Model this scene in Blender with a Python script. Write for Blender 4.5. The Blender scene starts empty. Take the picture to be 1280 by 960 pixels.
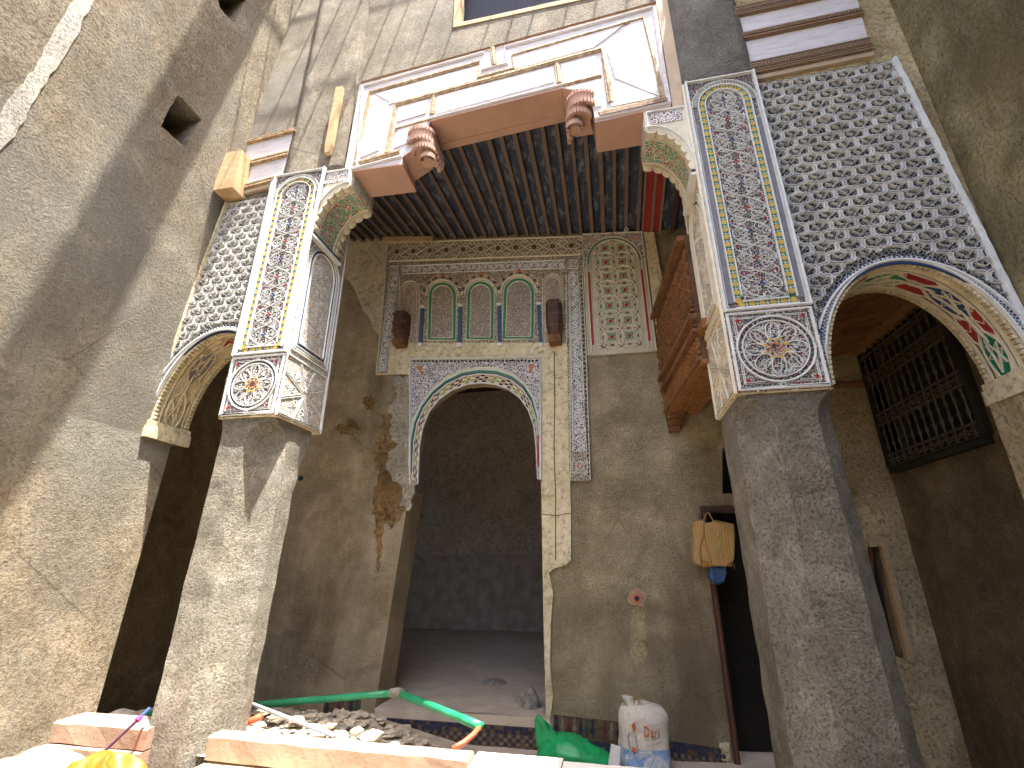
import bpy, math, random
from mathutils import Vector, noise
from mathutils.geometry import tessellate_polygon
random.seed(7)
R = random.Random(11)
PI = math.pi
SC = bpy.context.scene
COL = SC.collection

# ---------------------------------------------------------------- camera
CZ = 1.65                       # eye height above the sunken gallery floor (z = 0)
EX = Vector((0.980, 0.1978, 0.0)).normalized()
FW = Vector((-0.1855, 0.9193, 0.3467)).normalized()
UPV = EX.cross(FW).normalized(); EX = FW.cross(UPV).normalized()
FPX = 595.0
cam_d = bpy.data.cameras.new('camera'); cam = bpy.data.objects.new('camera', cam_d); COL.objects.link(cam)
cam.matrix_world = ((EX.x, UPV.x, -FW.x, 0), (EX.y, UPV.y, -FW.y, 0), (EX.z, UPV.z, -FW.z, CZ), (0, 0, 0, 1))
from mathutils import Matrix
cam.matrix_world = Matrix(((EX.x, UPV.x, -FW.x, 0), (EX.y, UPV.y, -FW.y, 0), (EX.z, UPV.z, -FW.z, CZ), (0, 0, 0, 1)))
cam_d.sensor_width = 36; cam_d.lens = 36 * FPX / 1280; cam_d.clip_start = 0.05; cam_d.clip_end = 400
SC.camera = cam
SC.render.resolution_x = 1024; SC.render.resolution_y = 768

# ---------------------------------------------------------------- light
SUN = Vector((-0.215, 0.15, -1.0)).normalized()
EL = math.asin(-SUN.z)
w = bpy.data.worlds.new('World'); SC.world = w; w.use_nodes = True
nt = w.node_tree; bg = nt.nodes['Background']
sky = nt.nodes.new('ShaderNodeTexSky'); sky.sky_type = 'NISHITA'; sky.sun_disc = False
sky.air_density = 1.0; sky.dust_density = 4.0; sky.ozone_density = .4; sky.sun_elevation = EL; sky.sun_rotation = math.atan2(-SUN.x, -SUN.y)
nt.links.new(sky.outputs[0], bg.inputs[0]); bg.inputs[1].default_value = 0.15
sd = bpy.data.lights.new('sun', 'SUN'); so = bpy.data.objects.new('sun', sd); COL.objects.link(so)
sd.energy = 3.7; sd.angle = math.radians(0.5); sd.color = (1.0, 0.95, 0.87)
so.rotation_euler = (-SUN).to_track_quat('Z', 'Y').to_euler(); so.location = (3, -2, 12)
SC.view_settings.view_transform = 'Standard'; SC.view_settings.look = 'None'
SC.view_settings.exposure = 2.8; SC.view_settings.gamma = 1

# ---------------------------------------------------------------- helpers
def ray(px, py):
    return (EX * (px - 640) - UPV * (py - 480) + FW * FPX)
C0 = Vector((0, 0, CZ))
def at(px, py, ax, val):        # photo pixel -> point on the plane x / y / z = val
    d = ray(px, py); k = 'xyz'.index(ax)
    return C0 + d * ((val - C0[k]) / d[k])

class Flat:                     # plane y = Y facing the camera, coordinates (x, z)
    def __init__(s, Y): s.Y = Y
    def p(s, x, y, n=0): return Vector((x, s.Y - n, y))
class Side:                     # plane x = X ; sg +1 faces +x ; coordinates (y, z)
    def __init__(s, X, sg): s.X, s.sg = X, sg
    def p(s, x, y, n=0): return Vector((s.X + s.sg * n, x, y))
class Level:                    # plane z = Z facing down (sg -1) or up
    def __init__(s, Z, sg=1): s.Z, s.sg = Z, sg
    def p(s, x, y, n=0): return Vector((x, y, s.Z + s.sg * n))
class Pix:                      # photo pixels laid on the wall plane y = Y
    def __init__(s, Y): s.Y = Y
    def p(s, x, y, n=0):
        q = at(x, y, 'y', s.Y); q.y -= n; return q
class Quad:                     # bilinear patch between four corners, local size w x h
    def __init__(s, bl, br, tr, tl, w=None, h=None, flip=False):
        s.c = [Vector(q) for q in (bl, br, tr, tl)]
        s.w = w or ((s.c[1]-s.c[0]).length + (s.c[2]-s.c[3]).length)/2
        s.h = h or ((s.c[3]-s.c[0]).length + (s.c[2]-s.c[1]).length)/2
        s.n = (s.c[1]-s.c[0]).cross(s.c[3]-s.c[0]).normalized() * (-1 if flip else 1)
    def p(s, x, y, n=0):
        u, v = x/s.w, y/s.h; a, b, c, d = s.c
        return a*(1-u)*(1-v) + b*u*(1-v) + c*u*v + d*(1-u)*v + s.n*n
def quadpx(Y, bl, br, tr, tl, w=None, h=None):
    return Quad(*[at(q[0], q[1], 'y', Y) for q in (bl, br, tr, tl)], w=w, h=h)

class MB:
    def __init__(s): s.v, s.f, s.m = [], [], []
    def add(s, vs, fs, mi=0):
        o = len(s.v); s.v += [Vector(q) for q in vs]
        for f in fs: s.f.append([o+i for i in f]); s.m.append(mi)
    def hexa(s, q, mi=0):       # 8 points: bottom 4, top 4
        s.add(q, [(0,3,2,1),(4,5,6,7),(0,1,5,4),(1,2,6,5),(2,3,7,6),(3,0,4,7)], mi); return s
    def box(s, x0, x1, y0, y1, z0, z1, mi=0):
        return s.hexa([(x0,y0,z0),(x1,y0,z0),(x1,y1,z0),(x0,y1,z0),(x0,y0,z1),(x1,y0,z1),(x1,y1,z1),(x0,y1,z1)], mi)
    def fbox(s, F, x0, x1, y0, y1, n0, n1, mi=0):
        return s.hexa([F.p(x0,y0,n0),F.p(x1,y0,n0),F.p(x1,y1,n0),F.p(x0,y1,n0),F.p(x0,y0,n1),F.p(x1,y0,n1),F.p(x1,y1,n1),F.p(x0,y1,n1)], mi)
    def poly(s, F, pts, n0, n1, mi=0):          # small convex tile
        k = len(pts); vs = [F.p(x,y,n0) for x,y in pts] + [F.p(x,y,n1) for x,y in pts]
        s.add(vs, [tuple(range(k,2*k))] + [(i,(i+1)%k,k+(i+1)%k,k+i) for i in range(k)], mi); return s
    def plate(s, F, outer, holes, n0, n1, mi=0, ms=None, back=True):
        loops = [outer] + list(holes); flat = [q for l in loops for q in l]
        tri = tessellate_polygon([[Vector((x,y,0)) for x,y in l] for l in loops])
        k = len(flat)
        s.add([F.p(x,y,n1) for x,y in flat], tri, mi)
        if back: s.add([F.p(x,y,n0) for x,y in flat], [t[::-1] for t in tri], mi)
        for l in loops:
            j = len(l); vs = [F.p(x,y,n0) for x,y in l] + [F.p(x,y,n1) for x,y in l]
            s.add(vs, [(i,(i+1)%j,j+(i+1)%j,j+i) for i in range(j)], mi if ms is None else ms)
        return s
    def ribbon(s, F, pts, w, n0, n1, mi=0, top=.55, closed=False):
        P = [Vector((x,y)) for x,y in pts]; k = len(P)
        if closed: P = P + [P[0], P[1]]; k += 2
        vs = []
        for i, q in enumerate(P):
            a = P[max(0,i-1)]; b = P[min(k-1,i+1)]; t = (b-a)
            if closed and i == 0: t = P[1]-P[k-3]
            if t.length < 1e-9: t = Vector((1,0))
            t.normalize(); nn = Vector((-t.y, t.x))
            for o, n in ((-w/2,n0),(-w/2*top,n1),(w/2*top,n1),(w/2,n0)):
                vs.append(F.p(q.x+nn.x*o, q.y+nn.y*o, n))
        fs = []
        for i in range(k-1):
            for j in range(3): fs.append((4*i+j, 4*i+j+1, 4*i+j+5, 4*i+j+4))
        fs += [(0,1,2,3), (4*k-1,4*k-2,4*k-3,4*k-4)]
        s.add(vs, fs, mi); return s
    def tube(s, pts, r, seg=8, mi=0, r2=None):
        P = [Vector(q) for q in pts]; k = len(P); vs = []; up = Vector((0.13,0.21,1)).normalized()
        for i, q in enumerate(P):
            t = (P[min(k-1,i+1)] - P[max(0,i-1)]).normalized()
            a = t.cross(up)
            if a.length < .1: a = t.cross(Vector((1,0,0)))
            a.normalize(); b = t.cross(a)
            rr = r if r2 is None else r + (r2-r)*i/max(1,k-1)
            for j in range(seg): vs.append(q + (a*math.cos(2*PI*j/seg) + b*math.sin(2*PI*j/seg))*rr)
        fs = [(i*seg+j, i*seg+(j+1)%seg, (i+1)*seg+(j+1)%seg, (i+1)*seg+j) for i in range(k-1) for j in range(seg)]
        fs += [tuple(range(seg))[::-1], tuple(range((k-1)*seg, k*seg))]
        s.add(vs, fs, mi); return s
    def loft(s, rings, mi=0, cap=True):
        k = len(rings[0]); vs = [q for r in rings for q in r]
        fs = [(i*k+j, i*k+(j+1)%k, (i+1)*k+(j+1)%k, (i+1)*k+j) for i in range(len(rings)-1) for j in range(k)]
        if cap: fs += [tuple(range(k))[::-1], tuple(range((len(rings)-1)*k, len(rings)*k))]
        s.add(vs, fs, mi); return s
    def build(s, name, mats, parent=None, smooth=False, label=None, stuff=False):
        if not isinstance(mats, (list, tuple)): mats = [mats]
        if parent is not None:
            W = Vector((0,0,0)); q = parent
            while q is not None: W += Vector(q.location); q = q.parent
            off = W
        else:
            xs = [v.x for v in s.v]; ys = [v.y for v in s.v]; zs = [v.z for v in s.v]
            off = Vector(((min(xs)+max(xs))/2, (min(ys)+max(ys))/2, min(zs)))
        me = bpy.data.meshes.new(name); me.from_pydata([tuple(v-off) for v in s.v], [], s.f)
        for m in mats: me.materials.append(m)
        if len(mats) > 1: me.polygons.foreach_set('material_index', s.m)
        if smooth: me.polygons.foreach_set('use_smooth', [True]*len(me.polygons))
        me.update()
        import bmesh
        bm = bmesh.new(); bm.from_mesh(me); bmesh.ops.recalc_face_normals(bm, faces=bm.faces); bm.to_mesh(me); bm.free()
        o = bpy.data.objects.new(name, me); COL.objects.link(o)
        if parent is not None: o.parent = parent
        else: o.location = off
        if label: o['label'] = label
        if stuff: o['kind'] = 'stuff'
        return o

def thing(name, label, cat, loc=(0,0,0), group=None):
    o = bpy.data.objects.new(name, None); COL.objects.link(o); o.location = loc; o.empty_display_size = .1
    o['label'] = label; o['category'] = cat
    if group: o['group'] = group
    return o
def tag(o, label, cat, group=None):
    o['label'] = label; o['category'] = cat
    if group: o['group'] = group
    return o
def struct(o): o['kind'] = 'structure'; return o

def ragged(pts, amp, step, seed=0, closed=True):
    r = random.Random(seed); out = []; k = len(pts)
    for i in range(k if closed else k-1):
        a = Vector(pts[i]); b = Vector(pts[(i+1) % k]); n = max(1, int((b-a).length/step)); t = (b-a).normalized() if (b-a).length>0 else Vector((1,0)); nn = Vector((-t.y,t.x))
        for j in range(n):
            q = a.lerp(b, j/n) + nn*r.uniform(-amp, amp) + t*r.uniform(-amp, amp)*.4
            out.append((q.x, q.y))
    return out
def arc(cx, cy, rx, ry, a0, a1, n): return [(cx+rx*math.cos(a0+(a1-a0)*i/n), cy+ry*math.sin(a0+(a1-a0)*i/n)) for i in range(n+1)]
def archline(x0, x1, y0, ys, rise, n=18, foot=True):       # up the left side, round, down the right
    cx, a = (x0+x1)/2, (x1-x0)/2
    p = [(x, y) for x, y in arc(cx, ys, a, rise, PI, 0, n)]
    return ([(x0, y0)] + p + [(x1, y0)]) if foot else p
def spiral(cx, cy, r, turns, a0, sg, n=14): return [(cx+r*(1-.85*i/n)*math.cos(a0+sg*2*PI*turns*i/n), cy+r*(1-.85*i/n)*math.sin(a0+sg*2*PI*turns*i/n)) for i in range(n+1)]
def dens(pts, step):
    out = []
    for i in range(len(pts)-1):
        a = Vector(pts[i]); b = Vector(pts[i+1]); n = max(1, int((b-a).length/step))
        out += [tuple(a.lerp(b, j/n)) for j in range(n)]
    return out + [tuple(pts[-1])]

# ---------------------------------------------------------------- materials
class NM:
    def __init__(s, name, rough=.9):
        s.m = bpy.data.materials.new(name); s.m.use_nodes = True; s.t = s.m.node_tree
        s.b = s.t.nodes['Principled BSDF']; s.b.inputs['Roughness'].default_value = rough
        s.b.inputs['Specular IOR Level'].default_value = .25
        tc = s.t.nodes.new('ShaderNodeTexCoord'); s.co = tc.outputs['Object']
    def link(s, a, b): s.t.links.new(a, b)
    def inp(s, n, k, v):
        if isinstance(v, bpy.types.NodeSocket): s.link(v, n.inputs[k])
        elif v is not None: n.inputs[k].default_value = v
    def mapping(s, sc, loc=(0,0,0), co=None, rot=(0,0,0)):
        n = s.t.nodes.new('ShaderNodeMapping'); s.link(co or s.co, n.inputs[0]); n.inputs['Scale'].default_value = sc; n.inputs['Location'].default_value = loc; n.inputs['Rotation'].default_value = rot; return n.outputs[0]
    def noise(s, scale, detail=4, rough=.6, dist=0, co=None, out=0):
        n = s.t.nodes.new('ShaderNodeTexNoise'); s.link(co or s.co, n.inputs['Vector'])
        n.inputs['Scale'].default_value = scale; n.inputs['Detail'].default_value = detail; n.inputs['Roughness'].default_value = rough; n.inputs['Distortion'].default_value = dist; return n.outputs[out]
    def voro(s, scale, feature='F1', co=None, out='Distance', rnd=1):
        n = s.t.nodes.new('ShaderNodeTexVoronoi'); n.feature = feature; s.link(co or s.co, n.inputs['Vector']); n.inputs['Scale'].default_value = scale; n.inputs['Randomness'].default_value = rnd; return n.outputs[out]
    def wave(s, scale, dist=2, det=2, co=None, dirn='X', prof='SIN'):
        n = s.t.nodes.new('ShaderNodeTexWave'); n.bands_direction = dirn; n.wave_profile = prof; s.link(co or s.co, n.inputs['Vector']); n.inputs['Scale'].default_value = scale; n.inputs['Distortion'].default_value = dist; n.inputs['Detail'].default_value = det; n.inputs['Detail Scale'].default_value = 1.5; return n.outputs['Fac']
    def ramp(s, fac, stops, interp='LINEAR'):
        n = s.t.nodes.new('ShaderNodeValToRGB'); s.link(fac, n.inputs[0]); e = n.color_ramp.elements; n.color_ramp.interpolation = interp
        while len(e) < len(stops): e.new(0.5)
        for i, (p, c) in enumerate(stops):
            e[i].position = p; e[i].color = (c[0], c[1], c[2], 1) if hasattr(c, '__len__') else (c, c, c, 1)
        return n.outputs[0]
    def mix(s, fac, a, b, mode='MIX'):
        n = s.t.nodes.new('ShaderNodeMix'); n.data_type = 'RGBA'; n.blend_type = mode
        s.inp(n, 0, fac)
        for k, v in ((6, a), (7, b)):
            if isinstance(v, tuple): v = (v[0], v[1], v[2], 1)
            s.inp(n, k, v)
        return n.outputs[2]
    def math(s, op, a, b=None, clamp=False):
        n = s.t.nodes.new('ShaderNodeMath'); n.operation = op; n.use_clamp = clamp; s.inp(n, 0, a); s.inp(n, 1, b); return n.outputs[0]
    def bump(s, h, strength=1, dist=.01, prev=None):
        n = s.t.nodes.new('ShaderNodeBump'); n.inputs['Strength'].default_value = strength; n.inputs['Distance'].default_value = dist; s.link(h, n.inputs['Height'])
        if prev is not None: s.link(prev, n.inputs['Normal'])
        return n.outputs[0]
    def done(s, col, nrm=None):
        if isinstance(col, tuple): s.b.inputs['Base Color'].default_value = (*col, 1)
        else: s.link(col, s.b.inputs['Base Color'])
        if nrm is not None: s.link(nrm, s.b.inputs['Normal'])
        return s.m

def plaster(name, c1, c2, c3, grain=38, dist=.016, big=.9, stains=(), pits=True, streak=None):
    n = NM(name, .95)
    a = n.noise(big, 5, .62); b = n.noise(grain*.22, 6, .7)
    col = n.mix(n.ramp(a, [(.35, 0), (.62, 1)]), c1, c2)
    col = n.mix(n.ramp(b, [(.45, 0), (.75, .8)]), col, c3)
    col = n.mix(n.ramp(n.noise(big*4.5, 6, .7, .3), [(.38, .28), (.52, 0)]), col, tuple(x*.62 for x in c2))
    fine = n.noise(grain*1.3, 5, .8)
    col = n.mix(n.ramp(fine, [(.37, .8), (.485, 0)]), col, (c1[0]*.45, c1[1]*.42, c1[2]*.38), 'MIX')  # dirty pits and pale grains; grain shading is also put into the colour
    col = n.mix(n.ramp(fine, [(.57, 0), (.70, .42)]), col, tuple(min(.8, x*1.45) for x in c1), 'MIX')
    for i, (sc, lo, hi, c, am) in enumerate(stains):
        m = n.mapping((1, 1, .45), (i*3.1, i*1.7, i*2.3))
        col = n.mix(n.ramp(n.noise(sc, 5, .65, .4, co=m), [(lo, 0), (hi, am)]), col, c)
    if streak:
        m = n.mapping((3.2, 3.2, .28)); col = n.mix(n.ramp(n.noise(1.6, 5, .6, co=m), [(.52, 0), (.68, streak[1])]), col, streak[0])
    h = n.math('ADD', n.ramp(fine, [(.36, 0), (.47, .6), (.66, 1)]), n.math('MULTIPLY', n.voro(grain*2.0, 'F1'), -.5))
    msk = n.ramp(n.noise(2.3, 4, .6, .5), [(.38, .35), (.62, 1)]); h = n.math('MULTIPLY', h, msk)
    ck = n.voro(1.1, 'DISTANCE_TO_EDGE', co=n.mapping((1,1,.6), (3,1,2))); ckm = n.math('MULTIPLY', n.ramp(ck, [(.0, 1), (.006, 0)]), n.ramp(n.noise(1.3, 3, .5), [(.52, 0), (.6, .75)]))
    if pits: col = n.mix(ckm, col, tuple(x*.4 for x in c1))
    nr = n.bump(n.noise(1.7, 3, .5), .35, .05)
    nr = n.bump(n.wave(2.2, 9, 4, co=n.mapping((1,1,1)), dirn='Z'), .12, .02, nr)
    nr = n.bump(n.noise(grain*.4, 5, .7), .5, dist, nr)
    nr = n.bump(h, 1.0, dist*2.0, nr)
    return n.done(col, nr)
def plain(name, c, rough=.7, var=.12, sc=14, bump=.15, dist=.004):
    n = NM(name, rough); a = n.noise(sc, 5, .6)
    col = n.mix(n.ramp(a, [(.35, 0), (.7, 1)]), c, tuple(x*(1-var*2) for x in c))
    return n.done(col, n.bump(n.noise(sc*4, 4, .6), bump*4, dist))
def carved(name, white, grounds, scale=60, thr=.09, dist=.01, curl=.35, soft=.04, dirt=.0):
    n = NM(name, .85)
    wob = n.noise(scale*.35, 2, .5, out=1)
    vm = n.t.nodes.new('ShaderNodeVectorMath'); vm.operation = 'MULTIPLY_ADD'; n.link(wob, vm.inputs[0]); vm.inputs[1].default_value = (curl*2.2/scale*2,)*3; n.link(n.co, vm.inputs[2])
    d = n.voro(scale, 'DISTANCE_TO_EDGE', co=vm.outputs[0]); c = n.voro(scale, 'F1', co=vm.outputs[0], out='Color')
    sep = n.t.nodes.new('ShaderNodeSeparateColor'); n.link(c, sep.inputs[0])
    k = len(grounds); g = n.ramp(sep.outputs[0], [(i/k, q) for i, q in enumerate(grounds)], 'CONSTANT')
    f = n.ramp(d, [(thr, 0), (thr+soft, 1)])
    wh = n.mix(n.ramp(n.noise(9, 5, .6), [(.4, 0), (.75, 1)]), white, tuple(x*.8 for x in white))
    col = n.mix(f, wh, g)
    h = n.ramp(d, [(0, 1), (thr, .95), (thr+soft*1.6, 0)])
    return n.done(col, n.bump(h, 1, dist))
def wood(name, c1, c2, sc=(2, 2, 2), dark=None, rough=.75, bump=.004, grain=9):
    n = NM(name, rough); m = n.mapping(sc)
    a = n.noise(grain, 6, .65, .6, co=m)
    col = n.mix(n.ramp(a, [(.35, 0), (.65, 1)]), c1, c2)
    if dark: col = n.mix(n.ramp(n.noise(3, 5, .7), [(.5, 0), (.75, .8)]), col, dark)
    return n.done(col, n.bump(a, .9, bump))

M = {}
M['left'] = plaster('left_wall_plaster', (.42,.345,.24), (.32,.255,.17), (.52,.45,.33), 34, .022, .8, stains=((.5,.50,.64,(.34,.32,.265),.9),))
M['facade'] = plaster('facade_plaster', (.37,.32,.245), (.28,.235,.17), (.47,.42,.34), 42, .018, 1.1, stains=((.8,.5,.65,(.32,.30,.26),.7),))
M['pier'] = plaster('pillar_plaster', (.36,.33,.27), (.28,.25,.195), (.48,.45,.39), 46, .014, 1.4, stains=((1.2,.5,.68,(.40,.38,.34),.6),))
M['pier_grey'] = plaster('grey_pier_plaster', (.33,.31,.275), (.24,.225,.195), (.42,.40,.37), 46, .014, 1.8)
M['back'] = plaster('back_wall_plaster', (.48,.37,.23), (.35,.265,.155), (.57,.47,.31), 44, .008, 1.0, stains=((.9,.50,.66,(.17,.125,.075),.75),(1.4,.56,.66,(.50,.41,.28),.6)), streak=((.50,.42,.30),.4))
M['back_grey'] = plaster('back_wall_grey', (.47,.39,.25), (.36,.29,.18), (.55,.47,.33), 44, .010, 1.2, stains=((1.1,.5,.66,(.25,.195,.115),.75),))
M['right'] = plaster('right_wall_plaster', (.40,.335,.175), (.28,.225,.105), (.50,.44,.26), 30, .018, .9, stains=((.9,.48,.62,(.19,.145,.065),.8),))
M['ochre'] = plaster('ochre_broken_plaster', (.42,.26,.10), (.28,.17,.065), (.56,.42,.22), 16, .03, 3)
M['tan'] = plaster('tan_plaster', (.60,.47,.27), (.48,.36,.19), (.66,.56,.37), 24, .008, 1.6, stains=((1.6,.5,.62,(.30,.20,.09),.6),))
M['dark'] = plaster('dark_room_plaster', (.58,.49,.39), (.47,.39,.31), (.64,.56,.46), 12, .006, .8)
M['dado'] = plain('dark_dado', (.46,.38,.30), .6, .2, 5)
M['cream'] = plaster('cream_gypsum', (.66,.57,.38), (.58,.49,.31), (.72,.65,.48), 14, .003, 1.8, stains=((2.5,.55,.68,(.42,.32,.18),.5),))
M['creamsmooth'] = plaster('smooth_beige_gypsum', (.56,.47,.33), (.50,.41,.28), (.60,.52,.39), 10, .002, .9)
M['broken'] = plaster('broken_gypsum', (.76,.69,.53), (.64,.55,.38), (.80,.76,.66), 22, .03, 3)
M['white'] = plain('white_stucco', (.68,.69,.68), .8, .10, 12, .25, .003)
M['stucwarm'] = plain('cream_stucco', (.68,.62,.48), .8, .10, 9, .25, .003)
M['panel'] = carved('carved_panel', (.70,.69,.66), [(.08,.055,.04),(.16,.02,.03),(.06,.048,.04),(.03,.035,.08),(.09,.07,.05),(.06,.045,.035)], 56, .045, .014)  # pigments, plus shade of the carving depth put into the dark grounds
M['sidepanel'] = carved('carved_side_panel', (.72,.70,.64), [(.42,.09,.07),(.22,.17,.10),(.07,.25,.18),(.40,.22,.10),(.25,.22,.17),(.08,.12,.28)], 60, .13, .008)
M['sebka'] = carved('lattice_ground', (.40,.39,.38), [(.02,.021,.027),(.015,.016,.022),(.03,.03,.034)], 48, .06, .014, .3)  # recess shade of the lattice put into these near-black grounds
M['sebkaL'] = carved('lattice_ground_light', (.60,.58,.53), [(.04,.034,.03),(.03,.027,.025),(.05,.044,.038)], 48, .07, .014, .3)  # dark grounds hold the lattice's recess shade as colour
M['blueground'] = carved('blue_floral_ground', (.60,.57,.55), [(.03,.033,.085),(.04,.04,.10),(.07,.05,.045),(.035,.035,.07)], 42, .13, .008)
M['fine'] = carved('fine_fret', (.52,.47,.40), [(.13,.10,.08),(.17,.13,.10),(.12,.095,.08),(.20,.09,.07)], 62, .09, .006)
M['finedark'] = carved('fine_fret_dark', (.50,.44,.34), [(.045,.035,.03),(.07,.05,.04),(.06,.045,.06)], 48, .12, .008)
M['redfret'] = carved('red_fret', (.55,.48,.40), [(.28,.07,.05),(.22,.10,.07),(.13,.09,.07)], 60, .12, .006)
M['greenred'] = carved('green_red_fret', (.62,.58,.46), [(.06,.30,.19),(.40,.05,.06),(.08,.33,.22),(.05,.24,.15)], 44, .10, .010)
M['gridred'] = carved('pink_fret', (.74,.71,.68), [(.20,.09,.09),(.14,.08,.09),(.28,.13,.11)], 46, .14, .010, .1)
M['starground'] = plain('star_panel_ground', (.50,.46,.36), .85, .08, 9, .3)
def pig(name, c): return plain(name, c, .75, .14, 30, .2, .003)
M['blue'] = pig('blue_paint', (.035,.07,.20)); M['navy'] = pig('navy_paint', (.018,.03,.085)); M['green'] = pig('green_paint', (.035,.24,.13)); M['red'] = pig('red_paint', (.34,.035,.035))
M['teal'] = pig('teal_paint', (.015,.20,.13)); M['yellow'] = pig('yellow_paint', (.55,.37,.08)); M['greypaint'] = pig('grey_strip_paint', (.20,.19,.22)); M['brown'] = pig('brown_line_paint', (.14,.085,.045))
M['orange'] = pig('orange_paint', (.48,.17,.06)); M['lime'] = pig('lime_paint', (.27,.33,.06)); M['rose'] = pig('rose_paint', (.58,.33,.25)); M['paleblue'] = pig('pale_blue_paint', (.45,.58,.63)); M['colblue'] = pig('faded_blue_paint', (.06,.10,.18)); M['navydark'] = pig('navy_window_dark', (.012,.015,.035)); M['black'] = pig('black_paint', (.03,.028,.03))
M['limewash'] = plaster('limewash_strip', (.58,.55,.48), (.50,.47,.40), (.66,.63,.57), 40, .006, 1.5, pits=False)
M['rosetan'] = plain('pale_tan_board', (.50,.38,.27), .75, .1, 5)
M['pink'] = plain('pink_primer', (.48,.30,.235), .75, .06, 6, .12)
n = NM('white_washed_board', .75); g = n.noise(6, 6, .7, .5, co=n.mapping((.8, 3, 5)))
M['board'] = n.done(n.mix(n.ramp(g, [(.45,0),(.72,1)]), (.64,.60,.61), (.45,.42,.42)), n.bump(g, .4, .003))
n = NM('gilt_moulding', .7); g = n.noise(22, 5, .7)
M['gold'] = n.done(n.mix(n.ramp(g, [(.42,0),(.62,1)]), (.26,.17,.085), (.46,.36,.24)), n.bump(n.noise(60, 3, .7), 1, .006))
M['goldwarm'] = wood('carved_brown_moulding', (.20,.125,.08), (.30,.205,.135), (6,6,6), None, .7, .01, 14)
M['timber'] = wood('raw_timber', (.50,.36,.20), (.40,.27,.14), (1.2,1.2,5), (.22,.13,.06))
M['slat'] = wood('ceiling_slat_wood', (.18,.128,.10), (.125,.09,.072), (4,.5,4), None, .8)
n = NM('dark_blue_ceiling_board', .7); g = n.noise(5, 5, .7, co=n.mapping((2.5,1,2)))
M['ceil'] = n.done(n.mix(n.ramp(g, [(.52,0),(.64,.8)]), (.040,.047,.072), (.17,.20,.25)), n.bump(g, .4, .004))
M['carvewood'] = wood('carved_brown_wood', (.27,.125,.055), (.15,.068,.03), (3,1,3), (.05,.025,.014), .6, .02, 14)
M['orangewood'] = wood('orange_brown_carved_wood', (.36,.17,.06), (.21,.095,.032), (5,5,5), (.08,.035,.015), .55, .02, 11)  # paler and more orange than the carved brown wood
M['darkwood'] = wood('dark_stained_wood', (.10,.052,.038), (.055,.03,.022), (3,3,1), None, .6, .006)
M['iron'] = plain('old_bronze_iron', (.085,.068,.042), .55, .3, 40)
M['blackiron'] = plain('near_black', (.022,.019,.015), .7, .2, 8)  # near-black; backing sheets carry the unlit interiors as colour
M['pinkstone'] = plain('pink_stone_slab', (.36,.245,.18), .75, .14, 5, .3)
M['marble'] = plain('white_marble_slab', (.72,.70,.66), .45, .06, 4, .1)
n = NM('dusty_ground', .95); g = n.noise(4, 7, .7)
M['ground'] = n.done(n.mix(n.ramp(g, [(.4,0),(.65,1)]), (.32,.265,.195), (.24,.195,.14)), n.bump(n.noise(26, 6, .7), 1, .02))
n = NM('gallery_dust', .95); g = n.noise(3, 7, .7)
M['dust'] = n.done(n.mix(n.ramp(g, [(.4,0),(.65,1)]), (.58,.48,.38), (.45,.37,.29)), n.bump(n.noise(20, 6, .7), 1, .015))
M['rubble'] = plain('rubble_stone', (.58,.50,.39), .95, .22, 6, .5, .004)
M['rubblewhite'] = plain('white_rubble', (.36,.32,.25), .95, .25, 12, .8, .005)
M['tiledark'] = plain('dark_blue_tile', (.04,.042,.075), .6, .3, 20); M['tilecream'] = plain('cream_tile', (.24,.20,.14), .6, .3, 20); M['tilebrown'] = plain('ochre_tile', (.15,.10,.06), .6, .3, 20)
M['tilered'] = plain('dusty_red_tile', (.16,.05,.04), .6, .3, 20); M['tilegreen'] = plain('dusty_green_tile', (.04,.10,.06), .6, .3, 20)
def gloss(name, c, rough, sub=0, wr=30):
    n = NM(name, rough); g = n.noise(wr, 4, .6, 1.0)
    n.b.inputs['Specular IOR Level'].default_value = .5
    return n.done(n.mix(n.ramp(g, [(.4,0),(.65,1)]), c, tuple(x*.7 for x in c)), n.bump(g, .5, .02))
M['greenpipe'] = gloss('green_plastic_pipe', (.02,.26,.12), .35, wr=6); M['redpipe'] = gloss('orange_red_conduit', (.62,.11,.05), .35, wr=6)
M['greenbag'] = gloss('green_plastic_bag', (.01,.36,.11), .42, wr=9); M['orangebag'] = gloss('orange_plastic_bag', (.36,.095,.004), .55, wr=5); M['turq'] = gloss('pale_blue_plastic', (.45,.62,.62), .4)
n = NM('woven_sack', .8); g = n.noise(9, 5, .6, 1.2); z = n.t.nodes.new('ShaderNodeSeparateXYZ'); n.link(n.co, z.inputs[0])
zb = n.ramp(n.math('ADD', z.outputs[2], n.math('MULTIPLY', g, .03)), [(.205,1),(.215,0)])
c = n.mix(zb, (.62,.58,.50), n.mix(n.ramp(g,[(.45,0),(.6,1)]), (.20,.32,.52), (.50,.53,.55)))
M['sack'] = n.done(c, n.bump(n.noise(140, 2, .5), .5, .004, n.bump(g, .8, .04)))
n = NM('straw_bag', .8); wv = n.wave(13, 2.5, 2, co=n.mapping((1,1,.15)), dirn='X')
n2_ = n.noise(7, 5, .65, .8); cs = n.mix(n.ramp(wv, [(.3,0),(.8,.55)]), (.50,.31,.13), (.30,.17,.06)); cs = n.mix(n.ramp(n2_, [(.45,0),(.62,.7)]), cs, (.36,.27,.07))
M['straw'] = n.done(cs, n.bump(n2_, .9, .03, n.bump(wv, .25, .002)))
M['bluebag'] = gloss('blue_plastic_bag', (.035,.10,.25), .5, wr=30)
M['greyhair'] = plain('dusty_plastic_scrap', (.32,.29,.26), .8, .3, 18)
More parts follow.
